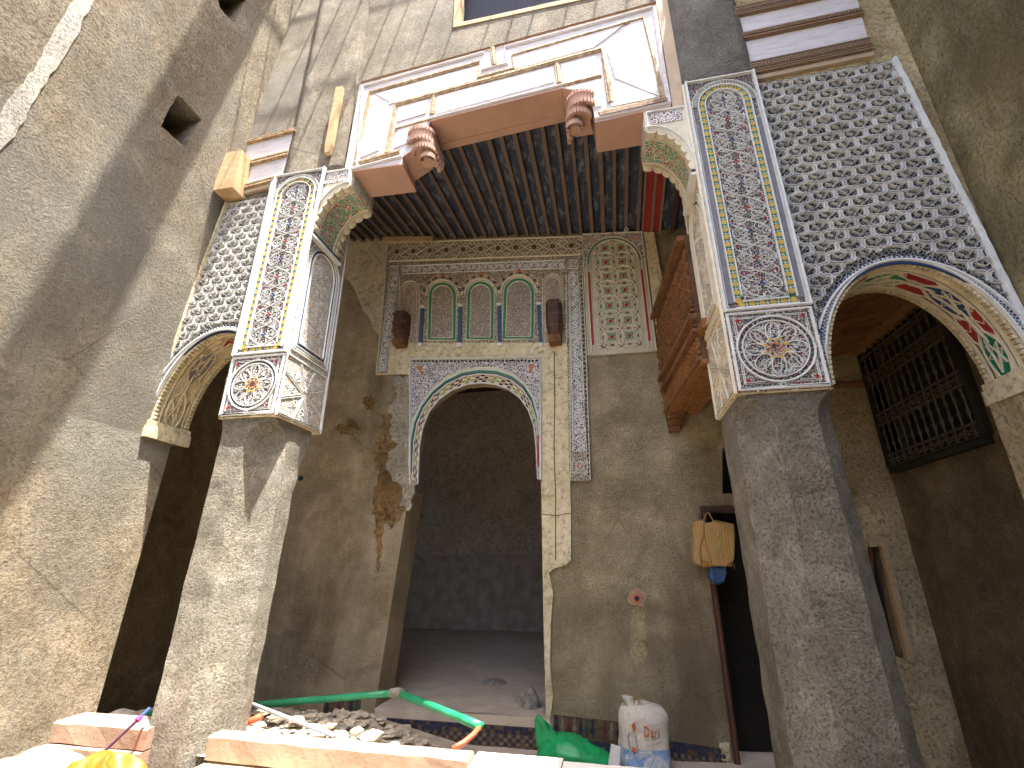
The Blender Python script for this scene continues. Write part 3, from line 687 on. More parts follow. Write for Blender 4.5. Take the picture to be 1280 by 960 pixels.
    b.box(fx[0]+.006 if kind == 'R' else fx[0], fx[1] if kind == 'R' else fx[1]-.006, YF-.018, YF+.39, SPR+.02, SPR+.065)
    b.build('springer', M['cream'], t)
    # lattice spandrel -------------------------------------------------
    outer = None
    def inside(x, z):           # above the arch ring, inside the panel
        v = (z-SPR)/(zt-SPR); xl = x0b+(x0t-x0b)*v+.03; xr = x1b+(x1t-x1b)*v-.015
        if x < xl or x > xr or z > zt-.02 or z < SPR+.02: return False
        aa = a+.078; bb = .82+.078; zc = crown-.82
        if z < zc: return abs(x-cx) > aa
        return ((x-cx)/aa)**2+((z-zc)/bb)**2 > 1
    sp = [(x0b, SPR)] + [(x, z) for x, z in arch_in(kind, .07) if z >= SPR] + [(x1b, SPR), (x1t, zt), (x0t, zt)]
    if kind == 'L': sp = [(x0b, SPR)] + [(x, z) for x, z in arch_in(kind, .07) if x < x1b+.0] + [(x1b+.01, zt-.8), (x1t, zt), (x0t, zt)]
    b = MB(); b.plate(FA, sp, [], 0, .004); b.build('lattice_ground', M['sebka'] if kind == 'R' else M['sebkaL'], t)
    b = MB(); pw, ph = (.156, .170) if kind == 'R' else (.138, .152)
    def rbx(p, wd, n0, n1, mi=0, top=.5):
        run = []
        for q in p:
            if inside(*q): run.append(q)
            else:
                if len(run) > 1: b.ribbon(FA, run, wd, n0, n1, mi, top=top)
                run = []
        if len(run) > 1: b.ribbon(FA, run, wd, n0, n1, mi, top=top)
    xc = (x0b+x1b)/2; i0 = -8
    for fam in (-1, 1):         # two families of wavy diagonals
        for k_ in range(-26, 27):
            for off, wd, n1 in ((-.0095,.012,.021), (.0095,.012,.018)):
                pts = []
                for j in range(0, 30*10):
                    s = j/10.0; x = xc + fam*(s-15)*pw/2 + k_*pw; z = zt + .01 - (30-s)*ph/2 + 0
                    wv_ = .016*math.sin(2*PI*s)*(1 if fam > 0 else -1)
                    d = Vector((fam*pw, ph)).normalized(); nn = Vector((-d.y, d.x))
                    pts.append((x+nn.x*(wv_+off), z+nn.y*(wv_+off)))
                rbx(pts, wd, .003, n1 + (.003 if fam > 0 else 0))
    # curled leaf hoods and carved buds inside each diamond
    rows = int((zt-SPR)/(ph/2))+2
    for r_ in range(rows):
        z = zt+.01 - r_*ph/2
        for c_ in range(-8, 9):
            x = xc + c_*pw + (pw/2 if r_ % 2 else 0)
            if not inside(x, z): continue
            bigc = (c_ + r_//2) % 2 == 0
            hs = 1.0 if bigc else .8
            for s in (-1, 1):
                p = [(x+s*(.012+.030*math.sin(PI*j/6))*hs, z+(.052-.055*j/6)*hs) for j in range(7)]
                if inside(*p[0]) and inside(*p[-1]): b.ribbon(FA, p, .009, .004, .024+R.uniform(-.002,.002), 0, top=.4)
            b.ribbon(FA, spiral(x+.03*hs, z+.03*hs, .014, 1.0, 2.4, -1, 7), .007, .004, .025+R.uniform(-.002,.002), 0, top=.4)
            for q in range(1): b.ribbon(FA, spiral(x+R.uniform(-.012,.012), z-.012+R.uniform(-.01,.01), .013, 1.2, R.uniform(0,6), R.choice((-1,1)), 6), .0045, .004, .014+R.uniform(-.001,.001))
    b.build('lattice_ribs', M['sebwhite'] if 'sebwhite' in M else M['white'], t, stuff=True)
    # side border
    b = MB()
    if kind == 'L': b.ribbon(FA, dens([(x0b+.012, SPR),(x0t+.012, zt)], .05), .028, .0, .034)
    else: b.ribbon(FA, dens(ragged([(x1b-.01, SPR),(x1t-.0, zt)], .004, .05, 3, False)+[(x1t, zt)], .08), .036, .0, .04)
    b.build('border_strip', M['cream'] if kind == 'L' else M['white'], t)
    return t
M['sebwhite'] = plain('lattice_stucco', (.62,.61,.585), .85, .2, 9, .35, .004)
arch('L'); arch('R')
# piers carrying the arch feet
def footpier(x0, x1, label, mat):
    b = rough_prism(lambda z: dense_rect(x0, x1, YF+.0, YF+.38), FZ-.14, SPR-.07, .07, .006); return tag(b.build('pier', M[mat]), label, 'pier')
0 and footpier(-3.95, -3.47, 'narrow plaster pier under the foot of the left arch', 'left')
footpier(2.44, 2.9, 'narrow plaster pier under the foot of the right arch', 'tan')

# painted boards on the upper wall (left and right)
def boards(kind):
    if kind == 'L': q = [(293,243),(350,228),(372,163),(313,178)]; rows = [(.10,.46),(.56,.93)]
    else: q = [(938,98),(1088,67),(1066,-18),(917,14)]; rows = [(.17,.50),(.60,.86)]
    c = [at(*p, 'y', YF-.01) for p in q]; F = Quad(*c); F.n = Vector((0,-1,0)); W, H = F.w, F.h
    t = thing('painted_boards', {'L': 'two sunlit white washed boards with timber strips above the left lattice panel', 'R': 'two shaded white boards with brown carved strips above the right lattice panel'}[kind], 'boards', (c[0]+c[1])/2)
    for a, e in rows:
        b = MB(); b.fbox(F, 0, W, H*a, H*e, -.01, .012); b.build('board', M['board'], t)
    edges = [0, rows[0][0]], [rows[0][1], rows[1][0]], [rows[1][1], 1.0]
    for a, e in edges:
        b = MB(); h0, h1 = H*a, H*e
        b.fbox(F, -.005, W+.005, h0, h1, -.012, .03)
        m_n = max(2, int((h1-h0)/.022))
        for i in range(m_n): b.fbox(F, -.004, W+.004, h0+(h1-h0)*(i+.2)/m_n, h0+(h1-h0)*(i+.75)/m_n, .028, .042)
        if kind == 'R':
            nb = int(W/.022)
            for i in range(nb): b.fbox(F, W*i/nb+.004, W*(i+.6)/nb, h0+(h1-h0)*.4, h0+(h1-h0)*.62, .041, .05)
        b.build('carved_strip', M['gold'] if kind == 'L' else M['goldwarm'], t)
    b = MB(); b.fbox(F, -.01, W+.01, -.045, -.003, -.012, .02); b.build('base_strip', M['rosetan'], t)
boards('L'); boards('R')
# boxed timber end at the left
b = MB(); xw = XL(5)+.0
b.box(xw, -3.24, 2.93, YF+.02, CZ+3.25, CZ+3.70)
o = tag(b.build('timber_box', M['timber']), 'boxed raw timber block jutting out of the corner beside the left white boards', 'timber')
# raw plank standing by the left end of the lintel
p0, p1 = at(408,190,'y',3.0), at(424,108,'y',3.0)
d = (p1-p0).normalized(); s = Vector((d.z,0,-d.x))*.035
b = MB(); rg = []
for i in range(9):
    q = p0.lerp(p1, i/8); j = R.uniform(-.004,.004); k = 1 if i else .6
    rg.append([q-s*k+Vector((j,0,0)), q+s*k+Vector((j,0,0)), q+s*k+Vector((j,.045,0)), q-s*k+Vector((j,.045,0))])
b.loft(rg); tag(b.build('wooden_plank', M['timber']), 'short raw plank with a broken end fixed upright left of the white lintel frame', 'plank')

# ================================================================ THE PAINTED TIMBER LINTEL
lin = thing('timber_lintel', 'large white washed and pink timber lintel frame spanning the two pillars', 'lintel', (-.75, YF, 5.05))
PY = YF-.02
LP = Pix(PY)
def px(*pts): return [(at(x,y,'y',PY).x, at(x,y,'y',PY).z) for x, y in pts]
LF = Flat(PY)
body = px((450,106),(604,64),(628,57),(820,6),(839,133),(745,152),(741,112),(703,110),(540,149),(543,178),(502,205),(430,216))
body = px((450,106),(820,6),(839,133),(744,153),(743,143),(736,118),(702,110),(538,151),(527,180),(503,196),(503,204),(430,216))
b = MB(); b.plate(LF, body, [], -.30, 0, 0, 1); b.build('frame_body', [M['board'], M['pink']], lin)
# boards (seams between them)
def bd(*pts, n=.008):
    b = MB(); b.plate(LF, px(*pts), [], .001, n); b.build('board', M['board'], lin)
bd((470,118),(598,84),(597,100),(486,131),(488,128)) ; bd((644,87),(742,60),(790,24),(640,68))
bd((466,120),(484,132),(474,188),(447,199)); bd((792,25),(806,26),(824,121),(769,98),(759,64)); bd((764,101),(822,122),(764,134))
bd((500,135),(536,125),(533,142),(496,153)); bd((546,121),(690,85),(693,103),(545,143)); bd((703,82),(745,71),(748,96),(705,106)); bd((497,163),(536,152),(528,172),(492,186)); bd((703,111),(750,99),(752,133),(744,134),(740,114))
def mould(pts, w_, n0=.0, n1=.035, mat='gold', close=False, nrib=0):
    if mat == 'gold': w_ *= 1.35
    b = MB(); P = px(*pts); b.ribbon(LF, P, w_, n0, n1, 0, top=.8, closed=close)
    b.ribbon(LF, P, w_*.30, n1-.002, n1+.006, 0, top=.5, closed=close)
    b.build('moulding', M[mat], lin)
mould([(447,210),(454,109),(606,66),(603,88),(634,80),(631,60),(817,10),(836,130)], .045, .001, .012, 'board')
mould([(452,104),(820,4)], .016, .001, .012, 'goldwarm')
mould([(444,206),(463,116),(600,78),(597,98),(643,86),(640,70),(804,23),(829,124),(748,142)], .042, .002, .010)
mould([(444,205),(500,190)], .042, .002, .011)
mould([(436,213),(503,196)], .030, .001, .013, 'board'); mould([(744,149),(838,129)], .032, .001, .014, 'board')
mould([(484,192),(495,131),(752,62),(764,128)], .05, .002, .012)
mould([(543,117),(540,143)], .04, .002, .0105); mould([(696,79),(699,104)], .04, .002, .0105); mould([(616,60),(618,82)], .04, .002, .016)
mould([(494,162),(538,150)], .032, .002, .0098); mould([(703,107),(752,95)], .032, .002, .0098)
mould([(538,149),(703,107)], .022, .001, .012, 'board')
# beads of the right bottom strip
b = MB(); P = px((750,146),(834,127)); A, B = Vector(P[0]), Vector(P[1]); nb = 36
for i in range(nb):
    q = A.lerp(B, i/nb); b.fbox(LF, q.x, q.x+.012, q.y-.012, q.y+.02, .012, .026)
b.build('beading', M['goldwarm'], lin, stuff=True)
# right and left cheek boards
b = MB(); b.box(.725, .826, YF-.015, YF+.02, CZ+3.34, TOP-.3); b.build('cheek_board', M['rosetan'], lin)
# soffits, slightly proud planks under each part
def sof(xa, xb, z, dx=0):
    b = MB(); b.box(xa, xb, YF-.016, YF+.36, z-.012, z+.001); b.box(xa+.01, xb-.01, YF+.30, YF+.33, z-.02, z-.011); b.build('soffit_board', M['pink'], lin)
zb0 = px((481,207))[0][1]; xq = px((430,215),(503,205),(538,151),(702,110),(745,150),(838,133))
def soffit(i, j, name='soffit_board'):
    (xa, za), (xb_, zb_1) = xq[i], xq[j]; b = MB()
    b.hexa([(xa,PY-.004,za-.012),(xb_,PY-.004,zb_1-.012),(xb_,YF+.32,zb_1-.012),(xa,YF+.32,za-.012),(xa,PY-.004,za+.003),(xb_,PY-.004,zb_1+.003),(xb_,YF+.32,zb_1+.003),(xa,YF+.32,za+.003)]); b.build(name, M['pink'], lin)
soffit(0,1); soffit(2,3); soffit(4,5)
b = MB(); (xa,za),(xb_,zb_1) = xq[2],xq[3]; b.hexa([(xa,YF+.235,za-.02),(xb_,YF+.235,zb_1-.02),(xb_,YF+.31,zb_1-.02),(xa,YF+.31,za-.02),(xa,YF+.235,za-.01),(xb_,YF+.235,zb_1-.01),(xb_,YF+.31,zb_1-.01),(xa,YF+.31,za-.01)]); b.build('soffit_lip', M['pink'], lin)
# stepped toothed consoles in the corners
def console(s, xc, ztop_, zlow, label):
    """s = +1: rises to the right (left console); drum tiers stepping inwards"""
    t = thing('corner_console', label, 'console', (xc, YF, zlow))
    tiers = [(0, .125, ztop_-.10, ztop_), (.035*s, .105, ztop_-.19, ztop_-.10), (.075*s, .060, ztop_-.27, ztop_-.19)]
    for k, (dx, r, za, zb1) in enumerate(tiers):
        b = MB(); cx_ = xc+dx; ring = []
        for i in range(17):
            a = PI + PI*i/16; ring.append((cx_+r*math.cos(a), YF+.03+r*.85*math.sin(a)))
        ring += [(cx_+r, YF+.30-.09*k), (cx_-r*.6, YF+.30-.09*k)]
        K = len(ring); lo = [(cx_+(x-cx_)*.90, YF+.03+(y-YF-.03)*.9) if i < 17 else (x, y) for i, (x, y) in enumerate(ring)]
        b.add([(x,y,za) for x,y in lo]+[(x,y,zb1) for x,y in ring], [tuple(range(K))[::-1], tuple(range(K,2*K))]+[(i,(i+1)%K,K+(i+1)%K,K+i) for i in range(K)])
        b.build('drum', M['pink'], t)
        b = MB()
        for i in range(13):
            a = PI + PI*(i+.5)/13; cx2, cy2 = cx_+(r*.96)*math.cos(a), YF+.03+r*.82*math.sin(a); tx, ty = -math.sin(a), math.cos(a); ox, oy = math.cos(a), math.sin(a)
            def c4(zz, sc): return [(cx2+tx*u*.010*sc+ox*v*.013*sc, cy2+ty*u*.010*sc+oy*v*.013*sc, zz) for u, v in ((-1,-1),(1,-1),(1,1),(-1,1))]
            for z1, z2 in ((za-.028, za+.012),) + (((zb1-.012, zb1+.022),) if k == 0 else ()): b.hexa(c4(z1, 1.0)+c4(z2, 1.25))
        for i in range(5-k):
            for z1 in (za-.028,):
                yy = YF+.06+i*.055; xx = cx_ + s*r*.98; b.box(xx-.014, xx+.014, yy-.014, yy+.014, z1, z1+.04)
        b.build('teeth', M['pink'], t, stuff=True)
cL = px((521,190))[0]; cR = px((722,135))[0]
console(1, px((527,170))[0][0]-.02, px((525,166))[0][1], 0, 'pink stepped console with toothed edges at the left corner of the lintel opening')
console(-1, px((724,125))[0][0]+.02, px((722,122))[0][1], 0, 'pink stepped console with toothed edges at the right corner of the lintel opening')

# ---- stucco corbels under the lintel ends
def corbel(kind):
    s = 1 if kind == 'L' else -1
    xw = -2.46 if kind == 'L' else .83
    zt = CZ+(3.40 if kind == 'L' else 3.47); zl = zt-.66; wd = .34
    t = thing('corbel', {'L': 'sunlit scalloped stucco corbel with red and green carving under the left end of the lintel', 'R': 'scalloped stucco corbel with red and green carving under the right end of the lintel'}[kind], 'corbel', (xw, YF+.18, zl))
    X = lambda u: xw+s*u
    cur = [(X(wd - wd*.92*math.sin(a)*1.0), zt-.20-(.46)*(1-math.cos(a))) for a in [PI/2*i/10 for i in range(11)]]
    outl = [(X(0), zt)] + [(X(wd), zt)] + cur + [(X(0), zl)]
    FA = Flat(YF-.03); b = MB(); b.plate(FA, outl, [], -.42, 0); b.build('corbel_body', M['stucwarm'], t)
    b = MB(); b.fbox(FA, min(X(.05),X(wd-.04)), max(X(.05),X(wd-.04)), zt-.15, zt-.03, .001, .006); b.build('fret_panel', M['gridred'], t)
    b = MB(); b.ribbon(FA, [(X(.03),zt-.02),(X(wd-.02),zt-.02),(X(wd-.02),zt-.18)], .022, 0, .018)
    off = [(x-s*.02, z+.03) for x, z in cur]; b.ribbon(FA, off, .014, 0, .016)
    b.ribbon(FA, [(X(.015), zt), (X(.015), zl)], .02, 0, .014)
    b.build('white_border', M['white'], t)
    G = ArchF(cur if kind == 'L' else cur[::-1], YF-.03); L = G.len; sg_ = 1
    # normal check: point the lobes into the open air
    pr_ = G.p(L/2, .2, .05); base = G.p(L/2, .2, 0); sg_ = 1 if (pr_-base).z < 0 else -1
    b = MB(); b.add([G.p(L*i/16, d, sg_*.004) for i in range(17) for d in (.09, .33)], [(2*i, 2*i+1, 2*i+3, 2*i+2) for i in range(16)]); b.build('painted_soffit', M['greenred'], t)
    b = MB()
    for d in (.085, .335): b.ribbon(G, dens([(0,d),(L,d)], .04), .014, 0, sg_*.016)
    b.ribbon(G, [(.04,.085),(.04,.335)], .012, 0, sg_*.0145)
    b.build('soffit_border', M['stucwarm'], t)
    nl = 7
    for i in range(nl):
        sc_ = L*(i+.5)/nl; h = L/nl*.48
        for d0, d1 in ((0, .06), (.36, .42)):
            prof = [(sc_+h*math.cos(a), sg_*.032*math.sin(a)) for a in [PI*j/8 for j in range(9)]]
            k = len(prof); vs = [G.p(x, d0, n) for x, n in prof]+[G.p(x, d1, n*.8) for x, n in prof]
            b = MB(); b.add(vs, [tuple(range(k)), tuple(range(k,2*k))]+[(j,(j+1)%k,k+(j+1)%k,k+j) for j in range(k)])
            b.build('scallop', M['stucwarm'], t)
    S = Side(X(wd), s); b = MB(); b.fbox(S, YF+.0, YF+.37, zt-.17, zt-.03, .001, .008); b.build('end_fret', M['sidepanel'], t)
    # ledge strip in blue below
    b = MB(); x_0, x_1 = sorted((X(.0), X(.045))); b.box(x_0, x_1, YF-.035, YF+.42, zl-.035, zl-.003); b.build('blue_ledge', M['navy'], t)
    b = MB(); x_0, x_1 = sorted((X(.0), X(.055))); b.box(x_0, x_1, YF-.04, YF+.43, zl-.06, zl-.035); b.build('white_ledge', M['white'], t)
corbel('L'); corbel('R')

# ================================================================ GALLERY CEILING
def zc(x, y):                   # crooked ceiling: level at the front, tilted along the back wall
    zbk = CZ+4.155 + (x+2.63)*(-.385/3.30); t = (y-3.45)/(YB-3.45); return (CZ+3.97)*(1-t)+zbk*t
cei = thing('gallery_ceiling', 'dark blue boarded ceiling carried on closely set brown joists', 'ceiling', (-.9, 4.2, CZ+4))
b = MB(); xs = [-4.2+.25*i for i in range(29)]; ys = [3.2, 3.8, 4.5, YB+.06]
b.add([(x, y, zc(x, y)+.055) for y in ys for x in xs], [(j*29+i, j*29+i+1, (j+1)*29+i+1, (j+1)*29+i) for j in range(3) for i in range(28)]); b.add([(x, y, zc(x, y)+.12) for y in ys for x in xs], [(j*29+i, j*29+i+1, (j+1)*29+i+1, (j+1)*29+i) for j in range(3) for i in range(28)])
b.build('ceiling_boards', M['ceil'], cei)
sl = MB(); first = None
x = -3.3
while x < .62:
    xf = x - .10*(x < -1)*min(1, (-1-x)) ; b = MB(); hw = .021+R.uniform(-.003,.003); j = R.uniform(-.01,.01); d1 = R.uniform(.052,.062)
    q = []
    for zz in (0, 1):
        for X_, Y_ in ((xf-hw+j,3.3),(xf+hw+j,3.3),(x+hw,YB+.03),(x-hw,YB+.03)): q.append((X_, Y_, zc(X_, Y_)+(.053 if zz else .053-d1)))
    b.hexa(q); b.build('joist', M['slat'], cei)
    x += .138+R.uniform(-.006,.006)
for x0_, x1_, m, dz in ((.605,.625,'goldwarm',.02),(.63,.70,'red',.0),(.705,.735,'goldwarm',.02),(.74,.80,'red',.0),(.805,.83,'goldwarm',.02)):
    b = MB(); q = [(X_, Y_, zc(X_, Y_)+(.053 if zz else .02-dz)) for zz in (0,1) for X_, Y_ in ((x0_,3.3),(x1_,3.3),(x1_,YB),(x0_,YB))]
    b.hexa(q); b.build('painted_border_board', M[m], cei)
x = .95
while x < 2.6:
    b = MB(); q = [(X_, Y_, zc(X_, Y_)+(.053 if zz else 0)) for zz in (0,1) for X_, Y_ in ((x,3.3),(x+.04,3.3),(x+.04,YB),(x,YB))]; b.hexa(q); b.build('joist', M['darkwood'], cei); x += .2
# small ring hook
b = MB(); c = at(783,287,'y',YB-.12); b.tube([(c.x+.022*math.cos(a), c.y, c.z+.022*math.sin(a)) for a in [2*PI*i/14 for i in range(15)]], .006, 6); b.tube([c+Vector((0,0,.02)), c+Vector((0,0,.06))], .004, 6)
tag(b.build('ceiling_hook', M['white']), 'small pale ring hook under the ceiling joists above the star panel', 'hook')
# raw timbers on top of the left part of the back wall
def pxbeam(p, q, th, Y0, Y1, label):
    a, c = at(*p,'y',Y0), at(*q,'y',Y0); b = MB(); b.hexa([(a.x,Y0,a.z-th),(c.x,Y0,c.z-th),(c.x,Y1,c.z-th),(a.x,Y1,a.z-th),(a.x,Y0,a.z),(c.x,Y0,c.z),(c.x,Y1,c.z),(a.x,Y1,a.z)]); return tag(b.build('wooden_batten', M['timber']), label, 'batten')
pxbeam((430,281),(532,291), .09, YB-.10, YB+.04, 'long raw batten under the ceiling on top of the beige wall')
pxbeam((478,296),(541,295), .07, YB-.15, YB-.101, 'short orange batten end just above the star frieze corner')

# ================================================================ GALLERY BACK WALL
bw = thing('gallery_back_wall', 'back wall of the gallery in mixed brown, grey and cream plaster around the tall doorway', 'wall', (-.9, YB, .05))
P_ = Pix(YB); BF = Flat(YB)
def bx(*pts): return [(at(x,y,'y',YB).x, at(x,y,'y',YB).z) for x, y in pts]
door_arc_px = [(522,606),(524,560),(528,535),(536,514),(548,499),(565,487),(585,480),(602,478),(620,480),(638,486),(653,498),(664,513),(671,533),(674,560),(676,600)]
door = bx((468,893),(490,750),(512,612), *door_arc_px[1:], (678,640),(684,780),(690,905))
zs = .29
door[0] = (door[0][0], zs); door[-1] = (door[-1][0], zs)
side = bx((926,960),(893,640),(985,640),(1010,960)); side[0] = (side[0][0], .06); side[1] = (side[0][0], side[1][1]); side[2] = (side[0][0]+.62, side[1][1]); side[3] = (side[2][0], .06)
small = bx((903,617),(903,560),(940,560),(940,617))
nich = bx((1137,826),(1090,812),(1084,680),(1103,678))
bot = .0
def rect(x0, x1, z0, z1): return [(x0,z0),(x1,z0),(x1,z1),(x0,z1)]
top = CZ+4.4
xs_split = bx((716,700))[0][0]; xr_split = 1.45
L_out = [(-4.4, bot)] + [(door[0][0], bot)] + door[:9] + [(door[8][0], top), (-4.4, top)]
R_out = [(door[8][0], top)] + door[8:] + [(door[-1][0], bot), (side[0][0], bot), side[0], side[1], side[2], side[3], (side[3][0], bot), (xr_split+.2, bot), (xr_split+.2, top)]
R_out = R_out[::-1]
b = MB(); b.plate(BF, L_out, [], -.13, 0); b.build('brown_wall_face', M['back'], bw)
b = MB(); J = [q for q in door[:4]]
b.plate(Flat(YB+.131), [(door[0][0]-.5, .0)] + [(door[0][0], .0), door[0], door[1], door[2], (door[2][0]-.5, door[2][1])], [], -.28, 0); b.build('jamb_reveal', M['back'], bw)
b = MB(); b.plate(BF, R_out, [small], -.16, 0); b.build('grey_wall_face', M['back_grey'], bw)
b = MB(); b.plate(BF, [(xr_split+.2, bot),(2.9, bot),(2.9, top),(xr_split+.2, top)], [nich], -.20, .003); b.build('tan_wall_face', M['tan'], bw)
# sill riser under the doorway
b = MB(); b.box(door[0][0]-.02, door[-1][0]+.01, YB+.003, YB+.5, 0, zs); b.build('door_sill', M['dust'], bw)
# plaster patches (ochre break, cream facings)
def patch(name, pts, mat, n1, seed, amp=2.0, step=5, label=None, holes=()):
    b = MB(); b.plate(P_, ragged(pts, amp, step, seed), list(holes), .0, n1, back=False); return b.build(name, M[mat], bw, label=label)
patch('ochre_break', [(478,520),(505,512),(503,545),(498,580),(503,600),(514,606),(506,640),(492,660),(482,652),(476,690),(471,715),(470,660),(466,625),(474,590),(464,566),(474,545)], 'ochre', .012, 3, 3, 5)
patch('ochre_break', [(452,498),(463,494),(470,503),(466,516),(457,512)], 'ochre', .005, 14, 1.6, 2.5)
patch('ochre_break', [(418,536),(436,524),(455,536),(440,545),(425,543)], 'ochre', .006, 4, 2, 4)
patch('beige_facing', [(395,290),(489,290),(489,395),(481,408),(476,421),(468,413),(462,398),(454,388),(447,368),(438,352),(430,346),(395,345)], 'creamsmooth', .03, 6, .8, 6, 'smooth beige facing with a ragged lower edge')
patch('broken_gypsum_edge', [(493,474),(514,470),(514,600),(522,604),(518,614),(512,640),(503,632),(503,612),(494,602),(484,582),(489,566),(498,556),(488,543),(492,528),(486,512),(496,498)], 'broken', .04, 8, 2.5, 4)
cream = [(484,422),(702,422),(712,430),(713,602),(714,640),(714,700),(708,706),(692,711),(687,716),(692,742),(689,780),(688,830),(692,870),(688,900),(692,926),(684,926),(680,780),(677,604)] + door_arc_px[::-1][1:] + [(512,606),(512,469),(471,469),(474,440)]
b = MB(); cr = cream; b.plate(P_, [q for q in cr], [], .0, .035, back=False); b.build('cream_facing', M['cream'], bw)
# crack lines in the cream facing
b = MB(); b.ribbon(P_, [(693,440),(694,500),(693,560),(695,620),(695,700)], 1.5, .034, .0365, top=.8); b.ribbon(P_, [(678,643),(695,645),(713,642)], 1.2, .034, .0366, top=.8); b.build('crack', M['brown'], bw)
# conduit hole with terracotta pipe, mortar chase below
patch('pink_mortar', [(786,741),(792,737),(800,735),(806,740),(808,748),(804,757),(792,757),(784,751)], 'rosem' if 'rosem' in M else 'tan', .006, 9, 1, 4)
patch('mortar_chase', [(789,758),(805,758),(808,790),(808,822),(795,832),(788,815)], 'chase', .003, 10, 1.5, 5)
c = at(796,748,'y',YB-.006); b = MB(); b.tube([c+Vector((0,.03,0)), c+Vector((0,-.012,0))], .034, 14)
b.build('conduit_ring', M['redpipe'], bw); b = MB(); b.tube([c+Vector((0,.0,0)), c+Vector((0,-.016,0))], .024, 12); b.build('conduit_mouth', M['black'], bw)
c = at(376,598,'y',YB-.004); b = MB(); b.tube([c+Vector((0,.02,0)), c+Vector((0,-.008,0))], .03, 9); b.build('putlog_hole', M['black'], bw)
b = MB()
for i in range(90):
    x, y = R.gauss(395, 22), 850-abs(R.gauss(0, 34)); r = R.uniform(.25, 1.0)*(1.6 if R.random() < .12 else 1)
    b.poly(P_, arc(x, y, r, r*R.uniform(.8,1.8), 0, 2*PI, 5)[:-1], 0, .006)
b.build('plaster_splashes', M['broken'], bw, stuff=True)
# zellij tiling at the foot of the walls: individually set pieces
def zell(pq, cols, rows, name, kind='diamond'):
    c = [at(*p,'y',YB) for p in pq]; F = Quad(*c); F.n = Vector((0,-1,0)); W, H = F.w, F.h; b = MB(); cw = W/cols; chh = H/rows
    b.fbox(F, 0, W, 0, H, -.01, .006, 2)
    for i in range(cols):
        for j in range(rows):
            if R.random() < .10: continue
            x, y = (i+.5)*cw, (j+.5)*chh; d = .006+R.uniform(.004,.007)
            if kind == 'diamond':
                top_ = j >= rows-2 or j == 0
                if top_: b.poly(F, [(x-cw*.46,y-chh*.46),(x+cw*.46,y-chh*.46),(x+cw*.46,y+chh*.46),(x-cw*.46,y+chh*.46)], .004, d, 0 if R.random() < .75 else 2)
                else:
                    b.poly(F, [(x,y-chh*.46),(x+cw*.46,y),(x,y+chh*.46),(x-cw*.46,y)], .004, d, 1 if (i+j) % 2 else 0)
            else:
                b.poly(F, [(x,y-chh*.45),(x+cw*.40,y-chh*.1),(x+cw*.16,y+chh*.15),(x+cw*.2,y+chh*.45),(x-cw*.2,y+chh*.45),(x-cw*.16,y+chh*.15),(x-cw*.40,y-chh*.1)], .004, d, [0,1,3,1,0,4][i % 6])
    b.build(name, [M['tiledark'], M['tilecream'], M['tilebrown'], M['tilered'], M['tilegreen']], bw, stuff=True)
zell(((462,942),(690,950),(687,911),(466,896)), 44, 8, 'mosaic_riser')
zell(((692,918),(800,930),(800,905),(692,893)), 14, 1, 'drop_tile_frieze', 'drop'); zell(((692,950),(805,962),(802,932),(692,920)), 22, 5, 'mosaic_dado')
zell(((838,960),(912,968),(905,936),(838,926)), 16, 5, 'mosaic_dado'); zell(((404,893),(450,893),(452,872),(406,872)), 6, 1, 'drop_tile_frieze', 'drop')
patch('pale_patch', [(899,928),(911,928),(913,950),(901,950)], 'cream', .01, 12, 1, 4)

# ---- stucco panels on the back wall
def pan(name, label, px_, mats=None): return thing(name, label, 'stucco panel', at(px_[0], px_[1], 'y', YB))
N0 = .036
pl = pan('blind_arcade_panel', 'carved stucco panel of three green edged blind arches under a star frieze above the doorway', (600,428))
def pr(b, pts, wd, n1, mi=0, n0=N0, cl=False, top=.6): b.ribbon(P_, pts, wd, n0, n1+R.uniform(-.0008,.0008), mi, top=top, closed=cl)
bgp = [(487,303),(727,295),(728,343),(733,440),(739,602),(711,602),(710,440),(703,432),(486,432),(487,468),(472,468),(476,420),(483,360)]
bgp = [(487,303),(727,295),(729,343),(734,445),(739,602),(712,602),(709,430),(484,430),(486,468),(472,468),(476,420),(483,360)]
b = MB(); b.plate(P_, bgp, [], .0, N0+.004, back=False); b.build('carved_ground', M['finedark'], pl)
# star frieze
F = quadpx(YB, (488,330),(726,322),(727,297),(488,305), 238, 25); F.n = Vector((0,-1,0))
b = MB(); b.fbox(F, 1, 237, 1, 24, N0, N0+.005, 1)
def fr(pts, wd, n1=.052, mi=0, cl=False): b.ribbon(F, pts, wd, N0+.004, n1+R.uniform(-.001,.001), mi, top=.55, closed=cl)
for y in (1.2, 23.8): fr([(0,y),(238,y)], 1.5, .056)
for i in range(11):
    x = 11+21.6*i
    star = []
    for k in range(16):
        a = 2*PI*k/16; r_ = 4.6 if k % 2 == 0 else 3.4; star.append((x+r_*math.cos(a), 12.5+r_*math.sin(a)))
    b.poly(F, star, N0+.004, N0+.009, 2); fr(star, .9, .053, cl=True)
    fr([(x-10.8,2),(x-4,8),(x-10.8,12.5),(x-4,17),(x-10.8,23)], .9); fr([(x+10.8,2),(x+4,8),(x+10.8,12.5),(x+4,17),(x+10.8,23)], .9)
    fr([(x-4.5,2),(x,7.5),(x+4.5,2)], .9, .051); fr([(x-4.5,23),(x,17.5),(x+4.5,23)], .9, .051)
    for dy in (4.5, 20.5): fr([(x+10.8-3.4,dy),(x+10.8-1.7,dy-1.6),(x+10.8+1.7,dy-1.6),(x+10.8+3.4,dy),(x+10.8+1.7,dy+1.6),(x+10.8-1.7,dy+1.6)], .8, .05, cl=True)
b.build('star_frieze', [M['stucwarm'], M['fine'], M['tilebrown']], pl)
